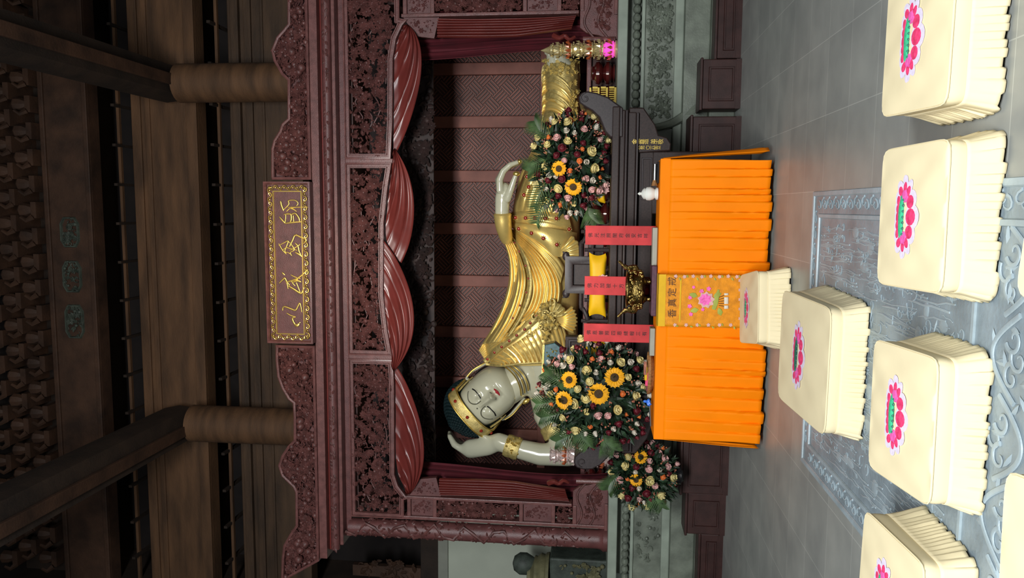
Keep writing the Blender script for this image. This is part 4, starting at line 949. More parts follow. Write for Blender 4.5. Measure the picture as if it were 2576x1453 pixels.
chars('公元二〇一八年立', [(p.x, p.y, p.z) for p in ip_], .042).build('gilt_inscription', 'goldp', AL, smooth=0)
# throne on the altar
TH = thing('shrine_chair', 'dark wooden shrine chair with a framed square back standing on the granite altar', 'chair', (-.72, AY+.4, AT))
ty = AY+.42
def tb(nm, x0, y0, x1, y1, d=.05, yo=0, m='granite_p', bv=.006):      # by photo corners
    a, b = P(x1, max(y0, y1), ty), P(x0, min(y0, y1), ty); return MB().box((a.x, ty+yo, a.z), (b.x, ty+yo+d, b.z)).build(nm, m, TH, smooth=0, bevel=bv)
tb('backrest_panel', 1432, 652, 1520, 728, .03, .02, 'granite'); 
a, b = P(1522, 738, ty), P(1422, 644, ty)
MB().sweep([(a.x, a.z), (b.x, a.z), (b.x, b.z), (a.x, b.z)], [(0, -.05), (0, .03), (.02, .035), (.07, .03), (.085, .02), (.09, -.01)], ty).build('backrest_frame', 'granite_p', TH)
mb = MB()
for s, yy in ((1, 582), (-1, 806)):
    y_in = 644 if s > 0 else 738
    pts = [P(1462, y_in, ty), P(1462, (y_in+yy)/2+0, ty-.03), P(1468, (y_in+yy)/2-s*6, ty-.05), P(1476, yy+s*10, ty-.08), P(1478, yy, ty-.1)]
    mb = MB().tube(cr(pts, 12), .024, 8); mb.tube([P(1490, y_in, ty), P(1492, (y_in+yy)/2, ty-.03)], .016, 8); mb.build('arm_rail', 'granite_p', TH)
    mb = MB().tube([P(1462, yy-s*22+s*22, ty-.08), (P(1462, yy, ty-.08).x, ty-.08, AT+.002)], .02, 8); mb.tube([P(1470, y_in-s*16, ty-.02), (P(1470, y_in-s*16, ty-.02).x, ty-.02, AT+.002)], .02, 8); mb.build('arm_post', 'granite_p', TH)
    mb = MB(); mb.prism([(p.x, p.z) for p in [P(1480, y_in, ty), P(1480, yy-s*0, ty), P(1519, yy, ty), P(1519, y_in, ty)]], ty+.02, ty+.05); mb.build('arm_panel', 'granite', TH, bevel=.006)
    mb = MB(); c = P(1424, y_in, ty); mb.ball(c, (.05, .03, .04), 8, 6); mb.tube([c, c+Vector((s*.04, 0, .03)), c+Vector((s*.03, 0, -.03))], [.02, .01], 6); mb.build('carved_ear', 'granite_p', TH)
# yellow cushions leaning on the chair
def cushion(x0, y0, x1, y1, Y, label, th=.12, tilt=0):
    a, b = P(x1, max(y0, y1), Y), P(x0, min(y0, y1), Y); cx_, cz_ = (a.x+b.x)/2, (a.z+b.z)/2; w_, h_ = abs(b.x-a.x)/2, abs(b.z-a.z)/2
    t = thing('yellow_cushion', label, 'cushion', (cx_, Y, a.z), 'yellow silk cushions on the altar'); mb = MB()
    def fn(u, v):
        p = 2*u-1; q = 2*((v*2) % 1.0 if v < 1 else 1)-1; return None
    n = 14
    for s in (1, -1):
        mb.grid(lambda u, v: (cx_+w_*(2*u-1)*(1-.10*(1-(2*v-1)**2)*abs(2*u-1)), Y-s*th/2*((1-(2*u-1)**4)*(1-(2*v-1)**4))**.6, cz_+h_*(2*v-1)*(1-.13*(1-(2*u-1)**2)*abs(2*v-1))), n, n)
    mb.build('cushion_cover', 'yellow', t, smooth=70); mb = MB()
    for k in range(4):
        for i in range(5): leaf(mb, cx_+w_*.15+.03*(k % 2), cz_-h_*.45-.03*(k//2), 0, i*1.26+k, .04, .025, Y-th/2-.004, FX, .2)
    mb.build('embroidered_blossom', 'f_pink', t); return t
cushion(1482, 600+34, 1524, 798, AY+.24, 'square yellow cushion behind the middle red paper tablet')
cushion(1470, 855, 1524, 905, AY+.24, 'yellow cushion peeping out above the left flower arrangement')
cushion(1495, 455, 1524, 512, AY+.30, 'yellow cushion half hidden behind the right flower arrangement')
# small teal lacquered box left of the chair and a rail beside it
t = thing('teal_lacquer_box', 'dark teal painted box with a slanting gold edge in front of the statue chest', 'box', (P(1420, 900, 8.2).x, 8.2, AT))
q = [(1367, 868), (1364, 936), (1372, 934), (1384, 918), (1396, 908), (1419, 905), (1419, 880), (1395, 862)]
def p8(Y, pts): return [(P(a, b, Y).x, P(a, b, Y).z) for a, b in pts]
MB().prism(p8(8.2, q), 8.2, 8.36).build('body', 'teal', t, bevel=.006)
MB().sweep(p8(8.2, [(1366, 866), (1363, 938), (1367, 939), (1370, 866)]), [(0, 0), (0, .02), (.006, .02)], 8.2).build('gold_edge', 'goldp', t)
mb = MB(); R = random.Random(2)
for k in range(16): 
    p = P(R.uniform(1374, 1412), R.uniform(875, 900), 8.19); mb.ball(p, R.uniform(.006, .012), 6, 4)
mb.build('gold_motif', 'goldp', t)
a, b = P(1519, 930, 8.22), P(1421, 845, 8.22)
t2 = thing('dark_side_cabinet', 'dark panelled wooden stand under the teal box, left of the shrine chair', 'cabinet', ((a.x+b.x)/2, 8.2, AT))
MB().box((a.x, 8.2, AT), (b.x, 8.34, b.z-.005)).build('body', 'granite', t2, smooth=0, bevel=.008)
MB().sweep([(a.x+.03, AT+.03), (b.x-.03, AT+.03), (b.x-.03, b.z-.04), (a.x+.03, b.z-.04)], [(0, 0), (.004, .014), (.02, .014), (.03, 0)], 8.2).build('panel_moulding', 'granite_p', t2)
# ================================================================== CRYSTAL LOTUS TOWERS
def tower(c, h, tiers, r, label, gl, top=True, lit=None):
    t = thing('crystal_lotus_tower', label, 'lamp', c, 'crystal lotus towers on the platform'); c = Vector(c); hh = (h*(.84 if top else 1))/tiers
    MB().lathe([(r*1.0, 0), (r*1.05, .02), (r*.8, .03), (r*.75, .04)], c, 20).build('base', gl, t)
    for k in range(tiers):
        z = c.z+.03+k*hh; s_ = 1-.05*k; mb = MB()
        mb.lathe([(r*.55*s_, 0), (r*.95*s_, hh*.08), (r*.98*s_, hh*.18), (r*.6*s_, hh*.3), (r*.72*s_, hh*.55), (r*.85*s_, hh*.85), (r*.6*s_, hh)], (c.x, c.y, z), 12).build('tier', (lit if lit and k == 0 else gl), t, smooth=0)
        mb = MB(); n = 12
        for j in range(n):
            a = 2*pi*j/n+k*.2; d = Vector((cos(a), sin(a), 0)); o = Vector((c.x, c.y, z+hh*.15))
            p0 = o+d*r*.8*s_; p1 = o+d*r*1.15*s_+Vector((0, 0, hh*.25)); p2 = o+d*r*1.2*s_+Vector((0, 0, hh*.6)); w_ = Vector((-sin(a), cos(a), 0))*r*.2
            mb.add([p0-w_*.5, p0+w_*.5, p1-w_, p1+w_, p2, p1+d*.01], [(0, 1, 3, 5, 2), (2, 5, 4), (5, 3, 4), (1, 0, 2, 4, 3)])
        mb.build('crystal_petals', 'glass_o' if k % 2 == 0 else gl, t, smooth=0)
        mb = MB()
        for j in range(10): a = 2*pi*j/10+.3; mb.ball((c.x+r*1.02*s_*cos(a), c.y+r*1.02*s_*sin(a), z+hh*.95), r*.09, 6, 4)
        mb.build('bead_row', gl, t)
    if top:
        z = c.z+.03+tiers*hh; MB().lathe([(r*.7, 0), (r*.75, .02), (r*.45, h*.05), (r*.3, h*.09), (r*.1, h*.14), (.004, h*.16)], (c.x, c.y, z), 14).build('finial', gl, t)
        mb = MB(); mb.ball((c.x-.01, c.y-r*.98, c.z+h*.56), .018, 8, 6); mb.build('lit_spark', 'bead', t)
tower((1.84, 9.3, ST), .86, 6, .10, 'tall amber crystal lotus tower at the right end of the platform', 'glass', True, 'glass_p')
tower((-3.06, 9.3, ST), .70, 6, .115, 'pink and clear crystal tower beside the statue elbow at left', 'glass_w', False)
# yellow plastic basket
c0, c1 = P(1552, 262, 9.25), P(1488, 229, 9.25); bt = thing('yellow_basket', 'yellow slatted plastic basket at the right behind the altar scroll', 'basket', ((c0.x+c1.x)/2, 9.25, ST))
wx, hz = .11, c1.z-ST; cx_ = (c0.x+c1.x)/2; mb = MB()
for f_ in range(4):
    for i in range(9):
        u = (i+.5)/9*2-1
        for lv in range(3):
            z0, z1 = ST+.015+hz*lv/3+.01, ST+hz*(lv+1)/3-.012
            x, y = ((cx_+wx*u, 9.25-.08), (cx_+wx*u, 9.25+.08), (cx_-wx, 9.25+.08*u), (cx_+wx, 9.25+.08*u))[f_]; mb.box((x-.005, y-.004, z0), (x+.005, y+.004, z1))
mb.build('slats', 'basket', bt, smooth=0); mb = MB()
for lv in range(4):
    z = ST+.003+hz*lv/3; 
    for a, b in (((cx_-wx-.006, 9.165), (cx_+wx+.006, 9.176)), ((cx_-wx-.006, 9.324), (cx_+wx+.006, 9.335)), ((cx_-wx-.006, 9.165), (cx_-wx+.005, 9.335)), ((cx_+wx-.005, 9.165), (cx_+wx+.006, 9.335))): mb.box((a[0], a[1], z), (b[0], b[1], z+.02))
mb.build('rims', 'basket', bt, smooth=0)
# ================================================================== OFFERING TABLE WITH ORANGE CLOTH
TX0, TX1, TY0, TY1, TZ = -2.06, .42, 6.84, 7.22, .955
tt = thing('offering_table', 'long wooden offering table hidden under the orange cloth', 'table', ((TX0+TX1)/2, 7.1, 0))
MB().box((TX0+.03, TY0+.03, TZ-.05), (TX1-.03, TY1-.02, TZ-.006)).build('tabletop', 'stepw', tt, smooth=0, bevel=.01)
for x in (TX0+.1, TX1-.1):
    for y in (TY0+.08, TY1-.08): MB().box((x-.03, y-.03, 0), (x+.03, y+.03, TZ-.05)).build('leg', 'stepw', tt, smooth=0, bevel=.006)
tc = thing('altar_tablecloth', 'bright orange pleated satin cloth covering the long offering table', 'tablecloth', ((TX0+TX1)/2, 7.1, TZ))
MB().box((TX0, TY0, TZ-.006), (TX1, TY1, TZ+.004)).build('cloth_top', 'orange', tc, smooth=0, bevel=.003)
MB().box((TX0-.006, TY0-.006, TZ-.085), (TX1+.006, TY0+.01, TZ+.004)).build('top_band', 'orange', tc, smooth=0, bevel=.004)
R = random.Random(31)
def pleats(n, seed):
    R = random.Random(seed); e_ = [0]
    while len(e_) < n: e_.append(e_[-1]+R.uniform(.6, 1.4))
    e_ = [v/(e_[-1]+1) for v in e_]+[1]; return e_, [R.uniform(.6, 1.3) for _ in e_], [R.uniform(-1, 1) for _ in e_]
def skirt(name, p0, p1, out, zt, zb, n, seed, m, amp, par, flare=.06, zw=.01, nv=26, per=12, solid=.004, sag=.0):
    e_, am, ph = pleats(n, seed); p0, p1, out = Vector(p0), Vector(p1), Vector(out); mb = MB(); nu = n*per+1
    def fn(u, v):
        uu = u + .006*sin(v*3+u*40)*v
        i = max(0, min(n-1, next((k for k in range(n) if uu < e_[k+1]), n-1))); t = max(0, min(1, (uu-e_[i])/(e_[i+1]-e_[i])))
        saw = (t**.8)*(1-max(0, (t-.82)/.18)**1.5); o = amp*am[i]*saw*(.25+.75*v**.8) + flare*v + amp*.25*sin(v*4+ph[i]*3)*v
        zz_ = zt+(zb-zt)*v + (zw*ph[i]*v)*(1 if v > .9 else .3)
        q = p0.lerp(p1, uu) + out*o; q.z = zz_ ; return q
    mb.grid(fn, nu, nv); o = mb.build(name, m, par, smooth=50)
    if solid: s_ = o.modifiers.new('s', 'SOLIDIFY'); s_.thickness = solid
    return o
skirt('front_skirt', (TX0, TY0-.005, 0), (TX1, TY0-.005, 0), (0, -1, 0), TZ-.08, .035, 30, 5, 'orange', .034, tc, .05, .012)
skirt('side_skirt', (TX1+.004, TY0, 0), (TX1+.004, TY1, 0), (1, 0, 0), TZ-.02, .04, 6, 6, 'orange', .04, tc, .07, .012)
skirt('side_skirt', (TX0-.004, TY0, 0), (TX0-.004, TY1, 0), (-1, 0, 0), TZ-.02, .04, 6, 7, 'orange', .03, tc, .05, .012)
# embroidered hanging in the middle
HY = TY0-.118
hl, hr_ = P(1760, 822, HY).x, P(1760, 691, HY).x
EP = thing('embroidered_altar_hanging', 'orange brocade hanging with a pink peony and four dark characters in front of the tablecloth', 'altar hanging', ((hl+hr_)/2, HY, .96))
zt = P(1656, 756, HY).z; zof = lambda x: P(x, 756, HY).z
def hang(u, v): z = zt+(.14-zt)*v; return (hl+(hr_-hl)*u, HY, z)
mb = MB(); mb.grid(hang, 20, 30); o = mb.build('brocade_panel', 'orange_b', EP, smooth=60); s_ = o.modifiers.new('s', 'SOLIDIFY'); s_.thickness = .006; s_.offset = 0
MB().box((hl, HY-.006, zof(1674)), (hr_, HY+.005, zt+.004)).build('yellow_top_strip', 'yellow', EP, smooth=0)
MB().box((hl, HY-.006, zt), (hr_, TY0+.012, zt+.006)).build('top_fold', 'yellow', EP, smooth=0)
mb = MB(); mb.box((hl+.04, HY-.008, zof(1713)), (hr_-.04, HY+.004, zof(1709))); mb.build('yellow_braid', 'yellow', EP, smooth=0)
py = [788, 761, 735, 707]
chars('香真定戒', [tuple(P(1690, yy, HY-.010)) for yy in py], .078).build('brown_characters', 'brownink', EP, smooth=0)
def petals(name, m, lst, Y):     # lst: (x_img, y_img, radius, n)
    mb = MB()
    for x, y, r, n in lst:
        c = P(x, y, Y)
        for i in range(n): leaf(mb, c.x, c.z, 0, i*2*pi/n+x, r, r*.8, Y, FX, .08)
    return mb.build(name, m, EP)
petals('pale_peony_petals', 'f_pink', [(1776, 754, .075, 9)], HY-.010); petals('pink_peony_petals', 'rosep', [(1774, 753, .055, 8)], HY-.014)
sm = [(1735, 770, .022, 5), (1736, 748, .02, 5), (1765, 732, .022, 5), (1783, 726, .022, 5), (1738, 790, .02, 5), (1768, 778, .018, 5), (1745, 722, .016, 5)]
petals('pink_buds', 'rosep', sm, HY-.010)
border = [(1700+22*i, 694.5+1.2*(i % 2), .018, 5) for i in range(8)]+[(1698+28*i, 817, .018, 5) for i in range(6)]+[(1862, 705+24*i, .018, 5) for i in range(5)]
petals('border_blossoms', 'f_pink', border, HY-.009)
mb = MB()
for x, y, _, _ in border:
    c = P(x+9, y+3, HY-.009); leaf(mb, c.x, c.z, 0, x, .03, .014, c.y, FX, .1)
for pts in ([(1795, 778), (1800, 762), (1803, 745), (1808, 728)],):
    mb.tube([P(a, b, HY-.010) for a, b in pts], [.018, .024, .022, .008], 6, flat=.2, up=(0, 1, 0))
for x, y, a in ((1749, 739, 1.3), (1752, 772, 1.8), (1809, 731, 2.0), (1808, 788, .3)):
    c = P(x, y, HY-.009); leaf(mb, c.x-.02, c.z-.02, 0, a, .075, .045, c.y, FX, .1)
mb.build('olive_leaves', 'olive', EP)
mb = MB()
for k in range(5): mb.tube([P(1808, 748+k*5, HY-.009), P(1823, 742+k*7, HY-.009)], .003, 5)
mb.build('stems', 'brownink', EP)
mb = MB(); 
for a, b in ((737, 742), (747, 764), (768, 776)): mb.tube([P(1827, a, HY-.012), P(1827, b, HY-.012)], .018, 8, flat=.4, up=(0, 1, 0))
mb.build('white_lotus_root', 'f_white', EP)
# ---- things on the table
def zq(x, y, Y): return P(x, y, Y).z
# incense burner
BX = P(1620, 726, 7.05).x; BZ = TZ+.055
bc = thing('cloth_covered_block', 'small dark purple cloth-covered block under the bronze burner', 'stand', (BX, 7.0, TZ+.006)); MB().box((BX-.225, 6.86, TZ+.006), (BX+.225, 7.13, BZ-.002)).build('block', 'purple', bc, smooth=0, bevel=.008)
mb = MB()
IB = thing('incense_burner', 'bronze incense burner with two flaring handles in the middle of the table', 'incense burner', (BX, 7.0, BZ))
MB().lathe([(.10, .05), (.13, .055), (.165, .08), (.175, .12), (.16, .165), (.145, .18), (.15, .2), (.165, .205), (.165, .215), (.14, .215), (.12, .18), (.01, .17)], (BX, 7.0, BZ), 28).build('bowl', 'bronze', IB)
for k in range(4):
    a = pi/4+k*pi/2; c = Vector((BX+.11*cos(a), 7.0+.11*sin(a), BZ))
    MB().lathe([(.022, 0), (.026, .01), (.018, .03), (.035, .055), (.04, .08)], c, 10).build('foot', 'bronze', IB)
for s in (1, -1):
    mb = MB(); q = cr([(BX+s*.15, 7.0, BZ+.12), (BX+s*.20, 7.0, BZ+.15), (BX+s*.19, 7.0, BZ+.20), (BX+s*.21, 7.0, BZ+.24), (BX+s*.255, 7.0, BZ+.285)], 14)
    mb.tube(q, [.03]*4+[.022]*6+[.012]*4, 8); mb.tube([(BX+s*(.16+.05*t), 7.0, BZ+.08+.03*t+.05*sin(3*t)) for t in (0, .3, .6, 1)], [.015, .025, .01], 8); mb.build('handle', 'bronze', IB)
mb = MB(); R = random.Random(4)
for k in range(80):
    a = R.uniform(-pi, 0); h = R.uniform(.07, .19); c = (BX+.168*cos(a), 7.0+.168*sin(a), BZ+h); mb.ball(c, R.uniform(.009, .02), 6, 4)
mb.build('dragon_relief', 'bronze', IB)
def tablet(y0, y1, x0, x1, Y, s, label, zb):
    a, b = P(x1, y1, Y), P(x0, y0, Y); t = thing('red_paper_tablet', label, 'tablet', ((a.x+b.x)/2, Y, zb), 'red paper tablets standing on the table')
    sh = MB().box((a.x, Y, zb), (b.x, Y+.012, b.z)).build('red_sheet', 'tablet', t, smooth=0, bevel=.002)
    n = len(s); xm = (a.x+b.x)/2; z1 = b.z-.045; z0 = a.z+.05
    chars(s, [(xm, Y-.002, z1+(z0-z1)*i/(n-1)) for i in range(n)], (z1-z0)/(n-1)*.78).build('black_characters', 'ink', sh, smooth=0)
    mb = MB().box((a.x+.02, Y+.013, zb), (b.x-.02, Y+.045, zb+.04)); mb.build('support', 'stepw', t, smooth=0)
tablet(567, 617, 1473, 1638, 7.12, '佛光注照閤府金安吉祥', 'right red paper tablet with one column of black characters, clear of the burner', TZ+.006)
tablet(694, 744, 1471, 1640, 7.17, '佛力加被十方眾生福慧', 'middle red paper tablet, its foot hidden behind the bronze burner', TZ+.006)
tablet(813, 862, 1469, 1634, 7.12, '佛恩普照四恩總報三有', 'left red paper tablet beside the big flower arrangement', TZ+.006)
for y0, y1, lab in ((572, 692, 'grey slate bar lying under the right red tablet'), (822, 905, 'grey slate bar lying under the left red tablet')):
    a, b = P(1645, y1, 6.95), P(1645, y0, 6.95); tag(MB().box((a.x+(.05 if y0 < 600 else .04), 6.93, TZ+.006), (b.x-(0 if y0 < 600 else .01), 7.06, TZ+.05)).build('slate_bar', 'greyslab', smooth=0, bevel=.006), lab, 'stone bar', 'grey slate bars on the table')
# porcelain jar
jx = P(1640, 487, 6.98).x; J = thing('porcelain_jar', 'small white lidded porcelain jar on the right part of the orange table', 'jar', (jx, 6.98, TZ+.006))
MB().lathe([(.045, 0), (.055, .004), (.055, .02), (.04, .03), (.052, .045), (.062, .075), (.06, .10), (.045, .118)], (jx, 6.98, TZ+.006), 24).build('body', 'white', J)
MB().lathe([(.05, .118), (.052, .124), (.035, .14), (.012, .152), (.016, .165), (.004, .18)], (jx, 6.98, TZ+.006), 20).build('lid', 'white', J)
a, b = P(1648, 470, 7.0), P(1648, 407, 7.0); PT = thing('black_tray', 'narrow black tray with a steel tube beside the white jar', 'tray', ((a.x+b.x)/2, 7.0, TZ+.006))
MB().box((a.x+.03, 6.94, TZ+.006), (b.x, 7.06, TZ+.022)).build('tray', 'black', PT, smooth=0, bevel=.004)
MB().tube([(a.x+.06, 7.0, TZ+.04), (b.x-.02, 7.0, TZ+.04)], .018, 12).build('steel_tube', 'steel', PT); MB().tube([(a.x+.01, 7.0, TZ+.04), (a.x+.07, 7.0, TZ+.04)], [.03, .012], 10).build('wooden_cap', 'straw', PT)
a, b = P(1638, 990, 7.02), P(1638, 885, 7.02); ST_ = thing('incense_bundle_tray', 'shallow brown woven tray with incense packs at left on the table', 'tray', ((a.x+b.x)/2, 7.02, TZ+.006))
cxs = (a.x+b.x)/2; hw_ = (b.x-a.x)/2; MB().lathe([(.75, 0), (1, .03), (1.02, .055), (.97, .055), (.93, .035), (0, .025)], (0, 0, 0), 30).xf(Matrix.Translation((cxs, 7.02, TZ+.006)) @ Matrix.Diagonal((hw_, .12, 1, 1))).build('woven_tray', 'straw', ST_)
for k, m_ in enumerate(('f_red', 'pink', 'yellow', 'f_brick')): MB().obox((cxs-.10+.05*k, 6.99, TZ+.06+.008*k), (.06, .01, 0), (-.005, .03, 0), (0, 0, .012)).build('incense_pack', m_, ST_, smooth=0, bevel=.003)
a = P(1636, 1012, 6.98); LT = thing('long_lighter', 'long lighter with a blue handle near the left end of the table', 'lighter', (a.x, 6.98, TZ+.006))
mb = MB(); mb.tube([(a.x, 6.98, TZ+.03), (a.x-.02, 6.98, TZ+.05)], .022, 8); mb.ball((a.x, 6.98, TZ+.045), (.035, .02, .02), 8, 6); mb.ball((a.x+.01, 6.98, TZ+.075), (.014, .014, .02), 8, 6); mb.build('blue_handle', 'blue', LT); MB().tube([(a.x-.02, 6.98, TZ+.032), (a.x-.22, 6.98, TZ+.018)], .011, 8).build('steel_nozzle', 'steel', LT)
# ================================================================== KNEELERS
def sgp(v, p): return math.copysign(abs(v)**p, v)
def kneeler(x, y, w_, d_, hb, hf, rot, label, seed):
    t = thing('kneeling_bench', label, 'kneeling bench', (x, y, 0), 'cream covered kneeling benches'); t['_rot'] = 1; t.rotation_euler.z = radians(rot)
    hx, hy = w_/2, d_/2; band = .085
    R = random.Random(seed); ph = [R.uniform(0, 6) for _ in range(4)]
    def per(s, o=0, e=13):     # rounded rectangle perimeter, s in 0..1, from the front middle anticlockwise
        a = 2*pi*s-pi/2; c_, s_ = cos(a), sin(a); k = (abs(c_)**e+abs(s_)**e)**(-1/e); return Vector(((hx+o)*c_*k, (hy+o)*s_*k))
    def top(px, py): return hf+(hb-hf)*(py+hy)/(2*hy)
    def fn(u, v):      # u perimeter, v: 0 centre of the top .. 1 bottom of the plain band
        if v < .6:
            q = per(u)*(v/.6)*.985; z = top(q.x, q.y)+.012*(1-(v/.6)**2)+.003*sin(9*q.x/hx+ph[0])*sin(5*q.y/hy+ph[1])
        else:
            k = (v-.6)/.4; q = per(u, .003*sin(pi*k)); zt_ = top(q.x, q.y); z = zt_-.003*min(1, k*6)-band*(zt_/hb)*k
        return (q.x, q.y, z)
    mb = MB(); mb.grid(fn, 120, 31, cu=True); cov = mb.build('cushion_cover', 'cream', t, smooth=70)
    mb = MB(); mb.tube([(per(i/100, .003).x, per(i/100, .003).y, top(*per(i/100))-.004) for i in range(101)], .0035, 5); mb.build('piping', 'cream', cov)
    n = int((2*w_+2*d_)/.034); am = [R.uniform(.6, 1.35) for _ in range(n+1)]
    def sk(u, v):
        k = u*n; i = int(k) % n; fr = k-int(k); saw = (fr**.8)*(1-max(0, (fr-.8)/.2)**1.4)
        q = per(u, 0); nn = Vector((sgp(q.x/hx, 3), sgp(q.y/hy, 3)));  nn.normalize()
        o = .0008+(.012+.024*abs(nn.x)+.016*max(0, nn.y))*v**1.3+.009*am[i]*saw*min(1, v*1.6); zt_ = top(q.x, q.y); z0 = zt_-band*(zt_/hb)+.001; z1 = .012+.008*sin(i*2.1+ph[3])
        q = q+nn*o; return (q.x, q.y, z0+(z1-z0)*v)
    mb = MB(); mb.grid(sk, n*8, 9, cu=True); o = mb.build('pleated_skirt', 'cream', t, smooth=50); o.modifiers.new('s', 'SOLIDIFY').thickness = .003
    MB().box((-hx+.03, -hy+.03, 0), (hx-.03, hy-.03, hf-.03)).build('wooden_box', 'stepw', t, smooth=0)
    # lotus embroidery stitched to the top
    ls = .30*(w_/.59); oy = hy*.12
    if d_ > .7: oy = .05
    def pad(cx_, cy_, rx, ry, a, h, mb, n=14, wav=0):
        vs = []; 
        for ring in (0, 1):
            for i in range(n):
                q = 2*pi*i/n; r = (1 if ring else .55)*(1+wav*cos(5*q)); X = rx*cos(q)*r; Y = ry*sin(q)*r; xx = cx_+X*cos(a)-Y*sin(a); yy = cy_+X*sin(a)+Y*cos(a)
                rr = max(abs(xx)/hx, abs(yy)/hy); vs.append((xx, yy, top(xx, yy)+.012*(1-(rr/.985)**2)+.0032+(h if not ring else h*.2)))
        mb.add(vs, [tuple(range(n))]+[(i, n+i, n+(i+1) % n, (i+1) % n) for i in range(n)])
    pt = [(-.43, -.03, .10, .05, 0), (.43, -.03, .10, .05, 0), (-.36, -.12, .12, .06, .5), (.36, -.12, .12, .06, -.5), (-.22, -.20, .12, .10, .3), (.22, -.20, .12, .10, -.3), (0, -.23, .15, .13, 0), (-.38, .09, .09, .06, -.5), (.38, .09, .09, .06, .5), (-.24, .14, .09, .05, 0), (0, .15, .1, .05, 0), (.24, .14, .09, .05, 0), (-.12, .15, .08, .05, 0), (.12, .15, .08, .05, 0)]
    a_, b_, c_ = MB(), MB(), MB()
    for cx_, cy_, rx, ry, an in pt:
        pad(cx_*ls*1.08, oy+cy_*ls*1.06, rx*ls*1.2, ry*ls*1.35, an, .0004, a_)
        pad(cx_*ls*.96, oy+cy_*ls*.92, rx*ls*.80, ry*ls*.95, an, .0016, b_)
    for s in (1, -1): pad(s*.52*ls, oy-.0*ls, .07*ls, .05*ls, 0, .0004, a_); pad(s*.30*ls, oy-.04*ls, .10*ls, .09*ls, s*.3, .0024, c_)
    a_.build('lilac_petal_edges', 'lilac', cov); b_.build('pink_petals', 'pink', cov); c_.build('inner_pink_petals', 'rosep', cov)
    g = MB(); pad(0, oy+.04*ls, .30*ls, .075*ls, 0, .0045, g, 30, .05); g.build('green_seed_pod', 'green' if d_ < .7 else 'dgreen', cov)
    g = MB()
    for k in range(7): pad((-.24+.08*k)*ls, oy-.025*ls, .022*ls, .016*ls, 0, .006, g, 8)
    g.build('pod_seeds', 'dgreen', cov)
    return t
kneeler(-.80, 6.36, .56, .58, .28, .25, 9, 'farthest kneeling bench, turned slightly and touching the orange altar cloth', 1)
kneeler(-.90, 4.80, .72, .86, .27, .21, -1, 'largest kneeling bench, with a darker green pod, second from the altar', 2)
kneeler(-.86, 3.29, .575, .50, .26, .20, 1, 'kneeling bench left of centre in the front row, just nearer than the largest bench', 3)
kneeler(-.03, 3.31, .575, .50, .26, .20, 1, 'kneeling bench in the middle right of the front row, over the carved slab edge', 4)
kneeler(.69, 3.36, .575, .50, .26, .20, -1, 'kneeling bench at the right end of the front row, cut by the photo edge', 5)
kneeler(-1.665, 3.31, .575, .50, .26, .20, -3, 'kneeling bench at the left end of the front row, its shaded side showing', 6)
kneeler(-1.10, 2.14, .66, .50, .26, .20, 2, 'nearest kneeling bench at left, only its back edge in the photo', 7)
kneeler(.0, 2.13, .575, .50, .26, .20, -9, 'nearest kneeling bench at right, only a corner in the photo', 8)
# ================================================================== FLOWER ARRANGEMENTS
PROTO = {}
def rose(name, m, layers=((5, 1.0, .55), (5, .8, .9), (4, .55, 1.15)), r=.05, cup=.9):
    mb = MB()
    for li, (n, s_, up) in enumerate(layers):
        for i in range(n):
            a = 2*pi*i/n+li*.7
            def fn(u, v):
                b = (v-.5)*2*pi/n*1.35*(.35+.65*sin(pi*min(1, u*.8+.15))); rr = r*s_*(.15+.85*sin(pi/2*u)); z = r*up*(u**1.3)*cup + r*.12*li - r*.10*(u**4)*(1-li*.3)
                return (rr*cos(a+b), rr*sin(a+b), z)
            mb.grid(fn, 5, 5)
    mb.ball((0, 0, r*.42), (r*.72, r*.72, r*.52), 10, 8); mb.ball((0, 0, r*.75), (r*.32, r*.32, r*.34), 8, 6); return mb, name, m
def sunflower():
    mb = MB(); r = .085
    for li in range(2):
        for i in range(16):
            a = 2*pi*i/16+li*.2; leaf(mb, .035*cos(a), .035*sin(a), .004*li, a, r*(.75-.1*li), .032, 0, lambda a, b, y: (a, b, -y), .18)
    return mb
arr_n = 0
FL = dict(cream=('cream_rose', 'f_cream'), white=('white_lisianthus', 'f_white'), pink=('pink_rose', 'f_pink'), red=('crimson_rose', 'f_red'), orange=('orange_carnation', 'f_orange'))
def flower_mesh(kind):
    if kind in PROTO: return PROTO[kind]
    nm, m = FL[kind]; mb, _, _ = rose(nm, m, r=.05 if kind != 'orange' else .042, layers=((6, 1.0, .35), (6, .8, .6), (5, .6, .8), (4, .4, .95)) if kind in ('orange', 'red') else ((5, 1.0, .6), (5, .8, .95), (4, .55, 1.2)), cup=.9 if kind != 'white' else 1.3)
    o = mb.build(nm, m, None, smooth=80); me = o.data; bpy.data.objects.remove(o); PROTO[kind] = (nm, me); return PROTO[kind]
def put(me, name, par, p, d, s, spin=0):
    o = bpy.data.objects.new(name, me); C.objects.link(o); o.parent = par
    o.matrix_local = Matrix.Translation(Vector(p)-par.location) @ d.to_track_quat('Z', 'Y').to_matrix().to_4x4() @ Matrix.Rotation(spin, 4, 'Z') @ Matrix.Scale(s, 4); return o
SUNM = None
